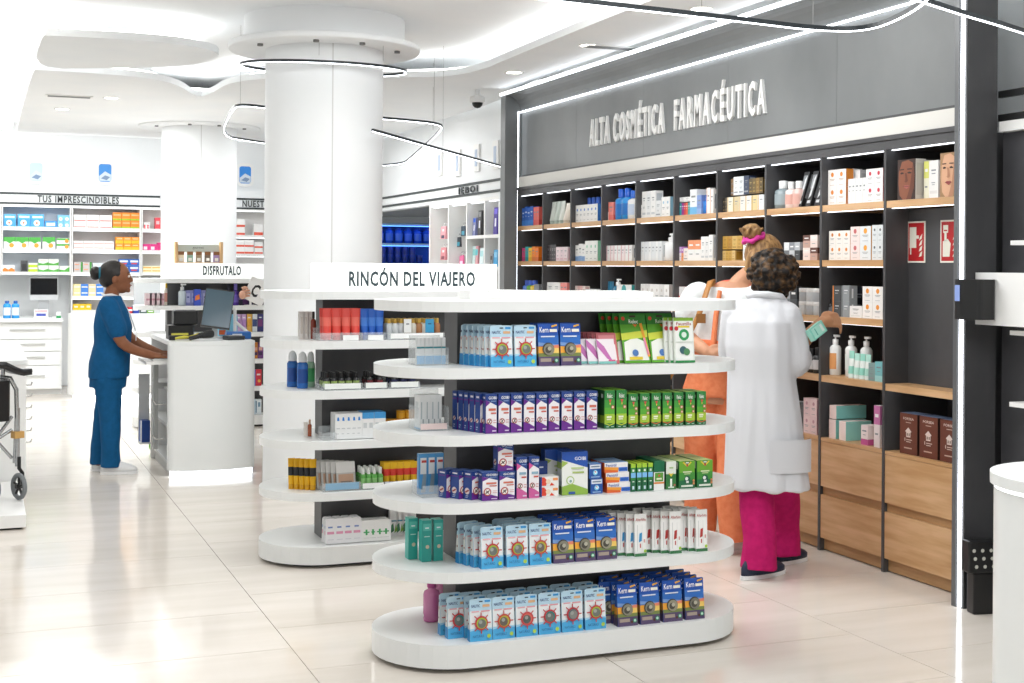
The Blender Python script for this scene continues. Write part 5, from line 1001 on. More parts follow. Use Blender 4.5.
place(p2, 'portrait_carton', (XW+.0, onx(948.5, 180, XW-.03).y, 1.8406), RZ, 0, 'tall carton printed with a paler face on the top shelf above the fire signs', 'carton')
wp(1, 0, 918, 924, 1, 160, 'box', '#e6e4e0', 'slim white carton between the portrait cartons', dep=.06, xo=.02); wp(1, 0, 924, 929, 1, 161, 'box', '#f0eed8', 'slim white carton with a yellow mark', style=3, acc='#dfe07a', dep=.06, xo=.01); wp(1, 0, 929, 938.5, 1, 158.5, 'box', '#eceae8', 'white carton with grey lettering', dep=.06, acc='#dcdad8'); wp(1, 0, 939, 943, 1, 160, 'box', '#6a3a30', 'brown carton beside the paler portrait', dep=.05, xo=.06)
BR = slab(.132, .198, .09, None, '#5a3226', [('r', '#6a3a2c', .02, .02, .98, .98), ('t', '#e6d2c6', 'FORSEA', .2, .84, .8, .9), ('r', '#d4b8aa', .35, .77, .65, .785), ('p', '#e2cfc6', [(.32, .56), (.5, .66), (.68, .56), (.62, .54), (.62, .42), (.38, .42), (.38, .54)]), ('r', '#5a3226', .42, .45, .47, .52), ('r', '#5a3226', .53, .45, .58, .52), ('r', '#d8bfb2', .3, .32, .34, .4), ('r', '#d8bfb2', .4, .35, .72, .37), ('r', '#d8bfb2', .4, .3, .66, .32), ('r', '#c8a898', .28, .14, .72, .17)], (), [('r', '#2f2320', .05, .03, .95, .97)], side='#33241f', top='#5a6a86')
for i, px in enumerate((908.5, 928.5, 949.5)): place(BR, 'brown_carton', (XW+.035, onx(px, 435, XW-.01).y, .6036), RZ, 0, 'dark brown house-emblem carton below the fire signs, %s towards the portal end' % ORD[i], 'carton', 'brown house emblem cartons')

# ================================================================== DISFRUTALO gondola and things around it
Y3 = 12.45
def dx(px, py, Y=Y3): return ony(px, py, Y).x
DT = ' of the DISFRUTALO gondola'
place(bottle_t(.07, .2, '#c9d6dc', '#eceff0', 'pump', None, neck=.7), 'pump_bottle', (dx(182.5, 300), Y3+.03, GZ[4]+.0005), 0, 0, 'pale blue pump bottle with an orange neck on the fourth shelf'+DT, 'bottle')
ring = bpy.data.objects[-1]
for i in range(5): place(cached('lav', lambda: slab(.05, .14, .05, None, '#8a8fc4', [('r', '#b4b8dc', .15, .2, .85, .8), ('r', '#5a5fa0', .3, .5, .7, .6)], side='#6a6fb0')), 'lavender_carton', (dx(188.5+i*5.6, 305), Y3+.05, GZ[4]+.0005), 0, 0, 'lavender carton on the fourth shelf'+DT, 'carton', 'lavender cartons')
place(slab(.06, .15, .05, None, '#3f5ac8', [('p', '#e8803a', [(.1, .3), (.9, .4), (.8, .7), (.2, .6)])]), 'blue_orange_carton', (dx(197, 305), Y3-.0, GZ[4]+.0005), 0, 0, 'blue and orange carton beside the lavender cartons', 'carton')
place(bottle_t(.055, .2, '#c8307a', '#1c1c30', 'cap', '#2a2a6a', neck=.65), 'hair_spray', (dx(229, 300), Y3+.03, GZ[4]+.0005), 0, 0, 'pink and navy spray can on the fourth shelf'+DT, 'spray can')
place(bottle_t(.06, .2, '#5a3fa0', '#7a6ac0', 'cap', '#6f5ab8', neck=.7), 'purple_bottle', (dx(236, 300), Y3+.03, GZ[4]+.0005), 0, 0, 'tall violet bottle on the fourth shelf'+DT, 'bottle')
for i, (px, c) in enumerate(((241, '#2c2a48'), (246, '#5a2a6a'), (251, '#3a2f5a'), (257, '#26264a'))): place(cached(('dk', c), lambda: slab(.05, .13, .05, None, c, [('r', '#8a7ab0', .2, .4, .8, .55)])), 'dark_carton', (dx(px, 303), Y3+.06, GZ[4]+.0005), 0, 0, 'dark violet carton behind the display card on the fourth shelf'+DT, 'carton', 'dark violet cartons')
for i, (px, c, a) in enumerate(((231, '#7fc4e0', '#5aaed0'), (239, '#d8b4dc', '#b98ac4'), (244.5, '#d4aee0', '#b48ac8'), (250, '#eebc5a', '#e0a23a'), (255.5, '#e4eaf0', '#3a4a7a'), (261, '#3a3f7a', '#7a3a7a'))): place(cached(('r3', c), lambda: slab(.058, .165, .05, None, c, [('r', a, .15, .3, .85, .7), ('r', '#f4f4f4', .3, .78, .7, .84)])), 'bright_carton', (dx(px, 330), Y3+.06, GZ[3]+.0005), 0, 0, 'pastel or navy carton on the third shelf'+DT, 'carton', 'cartons on the third shelf of the DISFRUTALO gondola')
for i, (px, c) in enumerate(((245, '#6a4a7a'), (251, '#8a5a4a'), (256, '#c8803a'), (261, '#7a4a8a'))): place(cached(('r2', c), lambda: slab(.055, .15, .05, None, c, [('r', '#e0a89a', .2, .5, .8, .7), ('r', '#4a2f5a', .2, .2, .8, .4)])), 'plum_carton', (dx(px, 360), Y3+.05, GZ[2]+.0005), 0, 0, 'plum or amber carton on the second shelf'+DT, 'carton', 'plum cartons of the DISFRUTALO gondola')
for i, (px, c) in enumerate(((247, '#c8344a'), (253, '#3f6ac8'), (259, '#d83a4a'))): place(cached(('r1', c), lambda: slab(.055, .15, .05, None, c, [('c', '#e8c04a', .6, .3, .25), ('r', '#f0dfe0', .2, .65, .8, .75)])), 'red_carton', (dx(px, 390), Y3+.05, GZ[1]+.0005), 0, 0, 'red or blue carton on the lowest shelf'+DT, 'carton', 'red cartons of the DISFRUTALO gondola')
for i, (px, c) in enumerate(((247, '#dfe8ee'), (253, '#bcd0dc'), (259, '#e4ecf0'))): place(cached(('r0', c), lambda: slab(.055, .14, .05, None, c, [('r', '#3a6a8a', .0, .1, .2, .9), ('r', '#7a9ab0', .4, .5, .8, .8)])), 'pale_carton', (dx(px, 414), Y3+.05, GZ[0]+.0005), 0, 0, 'pale carton with a blue edge on the base deck'+DT, 'carton', 'pale cartons of the DISFRUTALO gondola')
for i, (px, c) in enumerate(((146, '#f0d8dc'), (151, '#eecfd6'), (156, '#f2dde0'), (161, '#ecc8d0'))): place(cached(('pk', c), lambda: slab(.06, .11, .05, None, c, [('r', '#d89aa8', .2, .4, .8, .55)])), 'rose_carton', (dx(px+2, 303, Y3+.22), Y3+.22, GZ[4]+.0005), 0, 0, 'small rose carton at the round end'+DT, 'carton', 'rose cartons')
place(bottle_t(.045, .2, '#f0e6d8', '#f0cc2a', 'cap', '#e0a090', neck=.78), 'yellow_cap_bottle', (dx(166.5, 303, Y3+.2), Y3+.2, GZ[4]+.0005), 0, 0, 'cream bottle with a yellow cap beside the rose cartons', 'bottle')
# display card with printed hand
t = thing('display_card', 'white display card with a large letter C held by a cut-out hand', 'display card', (dx(258, 305, 12.30), 12.30, GZ[4]-.01))
t.location = (dx(250, 305, 12.42), 12.42, GZ[4]+.0005)
cd = put('card', MB().box(-.08, .12, -.004, .004, -.02, .2, mat('#f2f2f0', .5)), t, (0, -.03, .06)); cd.rotation_euler = (0, .45, 0)
m = MB(); m.text('C', lambda x, y: (-.03+x, -.0046, .03+y), .07, .12, mat('#1c1c1e', .5), .03); put('letter', m, cd)
put('card_foot', MB().box(-.05, .05, -.05, .03, 0, .006, M_WHITE2), t); put('card_post', MB().box(-.01, .01, -.025, -.015, .006, .1, M_WHITE2), t)
hd = put('hand', MB().ball((-.075, -.035, .1), .035, mat('#d9a68c', .5), 12, 1.2), t)
for k, (dxx, dz) in enumerate(((.0, .05), (.018, .03), (.024, .005), (.018, -.02), (-.01, .06))): put('finger', MB().tube([(-.08+dxx*.3, -.04, .1+dz), (-.05+dxx, -.048, .1+dz+.012), (-.03+dxx, -.045, .1+dz+.01)], [.011, .0105, .008], mat('#d9a68c', .5), 8), hd)
# wooden tea rack on top of the DISFRUTALO sign
Y4 = G3[2]; t = thing('tea_rack', 'light wooden rack with a pale green header on top of the DISFRUTALO sign', 'rack', (dx(198.5, 255, Y4), Y4, 1.5145))
w = (dx(221, 255, Y4)-dx(176, 255, Y4))/2; wd = mat('#cfa97a', .6)
for s in (-1, 1): put('post', MB().box(s*w-.012, s*w+.012, -.05, .05, 0, .2, wd), t)
put('header', MB().box(-w+.0125, w-.0125, .02, .03, .1, .175, mat('#cfd8d0', .6)), t); put('floor_board', MB().box(-w+.0125, w-.0125, -.05, .05, 0, .008, wd), t)
m = MB(); m.text('gourmet', lambda x, y: (-.05+x, .0195, .13+y), .1, .025, mat('#4a544e', .6)); put('header_word', m, t)
for i, c in enumerate(('#e6d4b4', '#8fae9a', '#a08a6a', '#7a6a5a', '#a58ab8')):
    tp = slab(.055, .1, .03, .02, c, [('r', '#f0ece4', .2, .1, .8, .4), ('r', '#8a5a34', 0, .68, 1, 1)], top='#8a5a34')
    place(tp, 'tea_bag', (dx(198.5, 255, Y4)-w+.045+i*(2*w-.09)/4, Y4-.015, 1.524), 0, 0, 'brown-topped packet with a '+('cream', 'sage', 'tan', 'umber', 'mauve')[i]+' body in the wooden rack', 'packet', 'packets in the wooden rack')

# ================================================================== back wall products
def bx(px, Y=YB+.05): return ony(px, 230, Y).x
def bw(pa, pb, n, z, ytop, cols, F, desc, where, group, lv=1, d=.12, side=None, top=None):
    Y = YB+.05; x0, x1 = bx(pa), bx(pb); H = (ony((pa+pb)/2, ytop, Y).z-z)/lv; w = (x1-x0)/n
    cols = cols if isinstance(cols, list) else [cols]
    for l in range(lv):
        for i in range(n):
            c = cols[i % len(cols)]; tp = cached(('bw', desc, where, c), lambda: slab(w*.97, H*.985, d, None, c, F, side=side, top=top))
            place(tp, 'medicine_carton', (x0+w*(i+.5), Y+d/2, z+.0006+l*H), 0, 0, desc+' '+where, 'carton', group)
sun = [('r', '#5ab4f0', 0, .6, 1, 1), ('r', '#dff0fb', .1, .7, .9, .85), ('c', '#f2f4f8', .45, .3, .25), ('c', '#ef8a6a', .45, .3, .09)]
bw(3.5, 16, 1, Z1, 214, '#4aa4ea', sun, 'big blue carton with a white flower', 'on the top back shelf, apart from the pair', 'big blue cartons'); bw(17.5, 44, 2, Z1, 214, '#4aa4ea', sun, 'big blue carton with a white flower', 'in the pair on the top back shelf', 'big blue cartons')
bw(44.5, 57, 1, Z1, 221, '#3f9ae6', [('r', '#eef6fb', .15, .2, .85, .7)], 'low blue carton', 'on the top back shelf', 'low blue cartons'); bw(57.5, 70, 2, Z1, 215, '#7fc4f2', [('c', '#f4f6f8', .5, .35, .3), ('c', '#ef9a7a', .5, .35, .12)], 'small pale blue carton', 'stacked on the top back shelf', 'small pale blue cartons', 2)
gr = [('r', '#4fb04a', 0, .62, 1, 1), ('p', '#4fb04a', [(.1, .7), (.5, .45), (.9, .7)]), ('c', '#f2a23a', .65, .3, .2)]
bw(3.5, 41, 3, Z2, 237, '#f0f4ee', gr, 'white carton with a green wavy top', 'on the middle back shelf in a row of three', 'green wavy cartons'); bw(42.5, 55.5, 1, Z2, 237, '#f0f4ee', gr, 'white carton with a green wavy top', 'on the middle back shelf apart from the three', 'green wavy cartons'); bw(56.5, 69.5, 1, Z2, 238, '#f0f4ee', [('r', '#4fb04a', 0, .6, 1, .95), ('c', '#f2a23a', .8, .45, .16)], 'low white carton with a green band', 'stacked at the end of the middle back shelf', 'low green band cartons', 2)
bw(2, 15, 2, Z3, 265, '#f4f4f2', [('p', '#ef8a3a', [(0, 0), (1, 0), (1, .3), (.5, .6), (0, .3)])], 'white carton with an orange wave', 'on the lower back shelf', 'orange wave cartons'); bw(21, 28, 1, Z3, 260.5, '#4a4c4e', [('r', '#2a2c2e', .2, .1, .8, .7)], 'dark grey carton', 'on the lower back shelf', 'dark grey cartons')
bw(28.5, 38, 1, Z3, 263, '#eef2e2', [('r', '#bfd83a', 0, .0, 1, .6)], 'white and lime carton', 'stacked on the lower back shelf', 'white and lime cartons', 2); bw(38.5, 59, 2, Z3, 259, '#eef2ea', [('p', '#5ab04a', [(0, 0), (1, 0), (1, .5), (.5, .25), (0, .4)]), ('r', '#e8c8c0', .2, .7, .8, .8)], 'white carton with a green swoosh', 'stacked on the lower back shelf', 'green swoosh cartons', 2); bw(59.5, 70, 1, Z3, 266, '#eef2ea', [('p', '#5ab04a', [(0, 0), (1, 0), (1, .9), (.5, .3), (0, .4)])], 'single white carton with a green swoosh', 'on the lower back shelf', 'green swoosh cartons single')
rs = [('r', '#d87a74', .05, .04, .95, .2)]
bw(73.5, 112, 3, Z1, 215, '#f4f2f0', rs, 'white carton with a red foot line', 'stacked on the top shelf of the second back unit', 'red line cartons top', 2); bw(112.5, 139.5, 3, Z1, 212.5, '#ef8a2c', [('r', '#a8c02c', 0, 0, 1, .22), ('r', '#f4c08a', .1, .6, .9, .75)], 'orange carton with a lime foot', 'stacked on the top shelf of the second back unit', 'orange and lime cartons', 2)
bw(73.5, 114, 4, Z2, 241, '#f4f0ee', [('r', '#e4a49c', .05, .3, .95, .5)], 'white carton with a faint red line', 'stacked on the middle shelf of the second back unit', 'red line cartons middle', 2); bw(115.5, 139.5, 3, Z2, 237, '#f2962c', [('r', '#f2c02a', 0, 0, 1, .45), ('r', '#f8d0a0', .15, .65, .85, .8)], 'orange and yellow carton', 'stacked on the middle shelf of the second back unit', 'orange and yellow cartons', 2)
bw(74, 92, 2, Z3, 262, '#c9c0be', [('r', '#4fa04a', .78, 0, 1, 1), ('r', '#e8a07a', .1, .4, .6, .6)], 'grey and green carton', 'stacked on the lower shelf of the second back unit', 'grey and green cartons', 2); bw(93, 104, 2, Z3, 263, '#e4ecf4', [('r', '#8fb4d8', .1, .3, .9, .6)], 'pale blue carton', 'on the lower shelf of the second back unit', 'pale blue cartons'); bw(119, 139.5, 2, Z3, 259, '#2f6ac0', [('r', '#e8eef6', .1, .5, .9, .8), ('r', '#d84a4a', .2, .2, .8, .4)], 'royal blue and white carton', 'stacked on the lower shelf of the second back unit', 'royal blue cartons', 2)
bw(73.5, 104, 4, Z4, 284, ['#f0e2a8', '#4a8ae0', '#f2dcae', '#4f90e4'], [('r', '#f4f4f2', .1, .4, .9, .6)], 'yellow or blue carton', 'below the grey and green cartons', 'yellow and blue cartons', 2); bw(73.5, 92, 3, Z5, 304, '#f2cc1e', [('r', '#f6f2d8', .2, .4, .8, .7)], 'bright yellow carton', 'on the bottom shelf of the second back unit', 'bright yellow cartons')
bw(143.5, 150, 2, Z1, 222, '#f0f0ee', [('r', '#e0505a', .1, .0, .6, .6)], 'tiny white and red carton', 'on the narrow back unit', 'tiny red cartons'); bw(155, 160.5, 1, Z1, 217.5, '#e4505c', [('r', '#f4c0c4', .2, .4, .8, .7)], 'red carton', 'on the narrow back unit', 'red back cartons')
bw(143, 157.5, 2, Z2, 244, '#e2408a', [('r', '#f8e0ec', .1, .1, .6, .6)], 'magenta and white carton', 'on the narrow back unit', 'magenta cartons'); bw(157.5, 161.5, 1, Z2, 242.5, '#d8387e', [], 'tall magenta carton', 'on the narrow back unit', 'tall magenta cartons')
bw(143, 161, 2, Z3, 266, '#f6f0c8', [('r', '#f0b02a', .05, .3, .95, .6)], 'cream carton with an amber line', 'stacked on the narrow back unit', 'amber line cartons', 2)
rn = [('r', '#e4604a', 0, .0, 1, .28)]
for (a, b, n, z, yt_, lv, nm) in ((235, 245, 1, Z1-.06, 219, 2, 'top'), (254, 263, 1, Z1-.06, 224, 1, 'top, single'), (235, 254, 2, zrow(252), 240, 2, 'middle'), (254.5, 263, 1, zrow(252), 242, 2, 'middle, narrow')):
    bw(a, b, n, z, yt_, '#f4f3f1', rn, 'white carton with a red stripe', 'on the %s shelf beside the second column' % nm, 'red stripe cartons '+nm, lv)
# things on the white worktop and on the back counter
bt2 = bottle_t(.085, .2, '#2f9ae0', '#1f62b4', 'cap', '#e4f2fb', neck=.86)
for px in (7, 15.5): place(bt2, 'blue_bottle', (ony(px, 310, 16.4).x, 16.4, .8706), 0, 0, 'chunky sky blue bottle on the white worktop', 'bottle', 'sky blue bottles')
place(slab(.15, .1, .08, None, '#f2f0f2', [('r', '#d89aa0', .05, .75, .95, .9), ('r', '#4a5ab0', .15, .25, .85, .55)]), 'sugar_box', (ony(41, 310, 16.35).x, 16.35, .8706), 0, 0, 'white box with blue and pink print before the wall computer', 'box')
place(slab(.05, .07, .05, None, '#f0f2f0', [('r', '#2f9a5a', 0, 0, 1, .4)]), 'tape_box', (ony(58.5, 312, 16.35).x, 16.35, .8706), 0, 0, 'small white and green box on the white worktop', 'box')
for i, (px, c, h) in enumerate(((124.5, '#c8303a', .075), (129.5, '#d23a44', .07), (135, '#2a3f9a', .08), (143, '#4a5a58', .05), (150, '#6a9a3a', .04))): place(slab(.075, h, .06, None, c, [('r', '#f0eef0', .15, .4, .85, .65)]), 'counter_carton', (ony(px, 312, 15.5).x, 15.48, .9506), 0, 0, ('crimson carton standing alone', 'crimson carton beside the blue one', 'navy carton', 'grey green carton', 'olive flat carton')[i]+' on the rounded back counter', 'carton')
# blue canisters
cb = [bottle_t(.11, .2, '#2358c8', '#1f4cb0', 'cap', '#3f78e0', neck=.9), jar_t(.085, .11, '#16307c', '#1a3a90')]
for i in range(7): place(cb[0], 'blue_canister', (4.72+i*.13, 16.9, 1.8006), 0, 0, 'tall blue canister on the upper blue lit shelf', 'canister', 'tall blue canisters')
for lv in range(2):
    for i in range(8-lv): place(cb[1], 'blue_jar', (4.70+i*.1, 16.9, 1.5406+lv*.111), 0, 0, 'navy jar stacked on the lower blue lit shelf', 'jar', 'navy jars')
for i in range(2): place(cb[0], 'blue_canister', (4.72+(7+i)*.13, 16.9, 1.8006), 0, 0, 'tall blue canister on the upper blue lit shelf', 'canister', 'tall blue canisters')
# alcove accessories
def ax(px, py, X=4.5): return onx(px, py, X)
for px, py, c, c2 in ((444, 237, '#e8a0a8', '#2a2c4a'), (444, 258, '#d88a90', '#7a3a4a')):
    p = ax(px, py, 4.5); tp = slab(.16, .13, .03, .01, c, [('r', c2, .2, .05, .8, .3), ('r', '#f0e6e8', .3, .6, .7, .8)])
    t = place(tp, 'accessory_pack', (4.5, p.y, p.z-.02), RZ, 0, ('pink' if py < 250 else 'rose')+' accessory pack hanging in the alcove bay nearest the opening', 'pack'); put('hang_hook', MB().tube([(0, .0, .12), (0, .0, .16), (0, .352, .16)], .004, M_CHROME, 5), t)
for i, (px, py, c, c2) in enumerate(((455, 228, '#c8b0b4', '#e8a88a'), (460, 230, '#3a4a5a', '#5ab0c8'), (459, 241, '#2a3038', '#3fa8c0'), (458, 259, '#d8508a', '#2a2a4a'), (462, 260, '#e06a9a', '#f0d0e0'))):
    p = ax(px, py, 4.5); tp = slab(.12, .10, .02, .01, c, [('r', c2, .15, .1, .85, .5)])
    t = place(tp, 'accessory_pack', (4.5+.04*(i % 2), p.y, p.z-.06), RZ, 0, ('grey', 'slate', 'black', 'magenta', 'bright pink')[i]+' accessory pack hanging in the second alcove bay', 'pack'); put('hang_hook', MB().tube([(0, .0, .09), (0, .0, .13), (0, .352-.04*(i % 2), .13)], .004, M_CHROME, 5), t)
for i, (px, w, h, c, c2) in enumerate(((467, .06, .2, '#8aa4d8', '#c83a4a'), (472, .08, .22, '#8a90c0', '#2f6ae0'), (479, .09, .3, '#3a3a3c', '#8a8a8c'), (495, .1, .32, '#4a3a9a', '#7a6ae0'))):
    p = ax(px, 230, 4.45); z = 1.8006 if px > 0 else 1.5
    place(slab(w, h*.8, .04, .02, c, [('r', c2, .1, .75, .9, .95), ('r', '#e8e8f0', .3, .3, .7, .6)]), 'brush_pack', (4.47, min(max(p.y, 11.36), 12.2), z), RZ, 0, ('blue and red', 'lilac blue-capped', 'black slim', 'violet')[i]+' brush pack on the upper alcove shelf', 'pack')
for i, (px, w, h, c, c2) in enumerate(((471, .1, .2, '#d8ecec', '#8fd0d0'), (476, .08, .2, '#e0a0a8', '#5ac0c8'), (481, .1, .18, '#dfeef0', '#a8dce0'), (490, .1, .12, '#b8b4b4', '#5a5a5c'), (495, .1, .16, '#4aa4d8', '#8ac8ea'))):
    p = ax(px, 255, 4.45)
    place(slab(w, h, .04, .02, c, [('r', c2, .1, .55, .9, .85)]), 'care_pack', (4.47, min(max(p.y, 11.36), 12.2), 1.5006), RZ, 0, ('pale mint', 'pink and teal', 'ice blue', 'grey', 'sky blue')[i]+' care pack on the lower alcove shelf', 'pack')
# pictures on the white fascia
for px, py in ((441, 163), (459, 163), (478, 158), (497, 155)):
    p = onx(px, py, 4.399)
    tag(put('fascia_niche', MB().box(-.02, 0, -.07, .07, -.13, .13, M_WHITE2).box(-.024, -.0201, -.03, .03, -.08, .08, mat('#bccadf', .5)), None, (4.3995, p.y, p.z)), 'narrow picture niche on the white fascia of the alcove', 'wall display', 'fascia picture niches')
# ================================================================== people
from mathutils import noise as mnoise
def rings(mb, secs, mt, n=28, pw=2.3):
    """closed loft of super-ellipse rings (cx, cy, cz, hw, hd[, tilt]) ; tilt leans the ring forward"""
    V = []
    for s in secs:
        cx, cy, cz, a, b = s[:5]; tl = s[5] if len(s) > 5 else 0
        for i in range(n):
            t = 2*math.pi*i/n; c, q = math.cos(t), math.sin(t)
            x = a*math.copysign(abs(c)**(2/pw), c); y = b*math.copysign(abs(q)**(2/pw), q)
            V.append((cx+x, cy+y, cz+y*tl))
    k = len(secs)
    up = secs[-1][2] > secs[0][2]
    F = [(j*n+i, j*n+(i+1) % n, (j+1)*n+(i+1) % n, (j+1)*n+i) if up else (j*n+i, (j+1)*n+i, (j+1)*n+(i+1) % n, j*n+(i+1) % n) for j in range(k-1) for i in range(n)]
    lo, hi = tuple(range(n-1, -1, -1)), tuple(range((k-1)*n, k*n))
    if not up: lo, hi = lo[::-1], hi[::-1]
    mb.add(V, F+[lo, hi], mt, True)
def ell(mb, c, r, mt, n=16, k=10):
    V = [(c[0], c[1], c[2]-r[2])]
    for j in range(1, k):
        a = math.pi*j/k
        for i in range(n): t = 2*math.pi*i/n; V.append((c[0]+r[0]*math.sin(a)*math.cos(t), c[1]+r[1]*math.sin(a)*math.sin(t), c[2]-r[2]*math.cos(a)))
    V.append((c[0], c[1], c[2]+r[2])); L = len(V)-1
    F = [(0, 1+(i+1) % n, 1+i) for i in range(n)]
    F += [(1+j*n+i, 1+j*n+(i+1) % n, 1+(j+1)*n+(i+1) % n, 1+(j+1)*n+i) for j in range(k-2) for i in range(n)]
    F += [(1+(k-2)*n+i, 1+(k-2)*n+(i+1) % n, L) for i in range(n)]
    mb.add(V, F, mt, True)
def limb(mb, pts, rad, mt, n=14, cap=True):
    P = [Vector(p) for p in pts]
    # resample smoothly
    Q = []; R = []
    for j in range(len(P)-1):
        p0 = P[max(j-1, 0)]; p1 = P[j]; p2 = P[j+1]; p3 = P[min(j+2, len(P)-1)]
        for s in range(6):
            t = s/6
            q = .5*((2*p1)+(p2-p0)*t+(2*p0-5*p1+4*p2-p3)*t*t+(3*p1-p0-3*p2+p3)*t**3)
            Q.append(q); R.append(rad[j]+(rad[j+1]-rad[j])*t)
    Q.append(P[-1]); R.append(rad[-1])
    mb.tube(Q, R, mt, n)
    if cap: ell(mb, tuple(Q[-1]), (R[-1],)*3, mt, 10, 6)
    ell(mb, tuple(Q[0]), (R[0],)*3, mt, 10, 6)
def fuse(mb, name, mt, vox=.008, sm=4, wr=0.0, ws=9.0, stretch=(1, 1, 1)):
    me = mb.mesh(name); bm = bmesh.new(); bm.from_mesh(me); bmesh.ops.recalc_face_normals(bm, faces=bm.faces); bm.to_mesh(me); bm.free()
    o = bpy.data.objects.new('tmp', me); COL.objects.link(o)
    r = o.modifiers.new('r', 'REMESH'); r.mode = 'VOXEL'; r.voxel_size = vox; r.use_smooth_shade = True
    s = o.modifiers.new('s', 'SMOOTH'); s.iterations = sm; s.factor = .5
    dg = bpy.context.evaluated_depsgraph_get(); out = bpy.data.meshes.new_from_object(o.evaluated_get(dg)); out.name = name
    bpy.data.objects.remove(o)
    out.materials.clear(); out.materials.append(mt)
    if wr:
        nr = [v.normal.copy() for v in out.vertices]
        for v, q in zip(out.vertices, nr):
            p = Vector((v.co.x*stretch[0], v.co.y*stretch[1], v.co.z*stretch[2]))*ws
            v.co += q*wr*(mnoise.noise(p)+.5*mnoise.noise(p*2.1))
    out.polygons.foreach_set('use_smooth', [True]*len(out.polygons)); out.update()
    return out
def cloth(name, c1, c2, rough=.85, sc=30): return noisy(name, c1, c2, rough, nscale=sc, spec=.2)
def head(mb, c, mt, fwd=0.0):
    x, y, z = c
    ell(mb, (x, y, z), (.074, .092, .108), mt); ell(mb, (x, y+.035, z-.055), (.056, .056, .068), mt)
    ell(mb, (x, y+.086, z-.008), (.03, .014, .03), mt)
    limb(mb, [(x, y+.088, z+.005), (x, y+.104, z-.028), (x, y+.092, z-.036)], [.007, .0105, .008], mt, 8)
    ell(mb, (x, y+.088, z-.062), (.024, .011, .007), mt); ell(mb, (x, y+.086, z-.073), (.021, .011, .0075), mt); ell(mb, (x, y+.078, z-.1), (.02, .018, .017), mt)
    for s in (-1, 1):
        ell(mb, (x+s*.074, y-.012, z-.02), (.011, .02, .031), mt, 10, 8)
        ell(mb, (x+s*.03, y+.08, z+.018), (.022, .012, .008), mt, 10, 6)
def face_parts(t, c, lip='#8a4038'):
    x, y, z = c
    for s in (-1, 1):
        e = put('eye', MB().ball((x+s*.031, y+.083, z+.002), .0095, mat('#efe9e2', .25), 10), t)
        put('iris', MB().ball((x+s*.031, y+.0895, z+.002), .0045, mat('#24150f', .2), 8), e)
        put('eyebrow', MB().tube([(x+s*.014, y+.089, z+.026), (x+s*.032, y+.086, z+.03), (x+s*.05, y+.074, z+.025)], [.002, .003, .002], mat('#1c1210', .7), 6), t)
    put('lips', MB().tube([(x-.023, y+.094, z-.066), (x-.008, y+.102, z-.064), (x+.008, y+.102, z-.064), (x+.023, y+.094, z-.066)], [.0015, .0035, .0035, .0015], mat(lip, .4), 6), t)
def hand(mb, wrist, d, side, palm_n, mt, curl=.25, spread=.012):
    """palm plus five tapered fingers; d = pointing direction, palm_n = palm normal, side = thumb direction"""
    w = Vector(wrist); d = Vector(d).normalized(); pn = Vector(palm_n).normalized(); sd = Vector(side).normalized()
    limb(mb, [w, w+d*.04], [.025, .026], mt, 10)
    for k in range(4): limb(mb, [w+d*.01+sd*(.018-.012*k), w+d*.085+sd*(.03-.02*k)], [.014, .0115], mt, 8)
    L = [.07, .078, .072, .055]
    for k in range(4):
        b = w+d*.085+sd*(.03-.02*k); l = L[k]; dd = (d+sd*(.08-.06*k)).normalized()
        p1 = b+dd*l*.45+pn*l*curl*.25; p2 = p1+dd*l*.3+pn*l*curl*.6; p3 = p2+dd*l*.2*(1-curl*.6)+pn*l*curl*.7
        limb(mb, [b, p1, p2, p3], [.0098, .0092, .0085, .0068], mt, 8)
    b = w+d*.03+sd*.026; limb(mb, [w+d*.012+sd*.012, b+sd*.012+pn*.006, b+sd*.026+d*.032+pn*.014, b+sd*.026+d*.058+pn*.016], [.014, .013, .0105, .008], mt, 8)
def shoe(t, loc, rz, upper, sole, name='shoe', L=.25):
    r = put(name, None, t, loc, rz) if False else None
    m = MB(); mu = mat(upper, .6); n = 24
    def outline(k, w=1.0): return [(.042*k*w*math.sin(a)*(1.0+.12*math.cos(a)), L*.5*k*math.cos(a)+.02) for a in [2*math.pi*i/n for i in range(n)]][::-1]
    V = []
    prof = [(1.0, .02, 0), (1.0, .04, 0), (.93, .055, -.01), (.78, .07, -.025), (.55, .085, -.045), (.4, .1, -.055)]
    for k, z, y in prof: V += [(x, yy+y, z) for x, yy in outline(k, 1.0 if k > .6 else 1.25)]
    m.add(V, [(j*n+i, j*n+(i+1) % n, (j+1)*n+(i+1) % n, (j+1)*n+i) for j in range(len(prof)-1) for i in range(n)]+[tuple(range(n-1, -1, -1)), tuple(range((len(prof)-1)*n, len(prof)*n))], mu, True)
    o = put(name, m, t, loc, rz)
    put('sole', MB().prism(outline(1.04), 0, .02, mat(sole, .5)), o)
    return o
def RZm(a): return Matrix.Rotation(a, 3, 'Z')

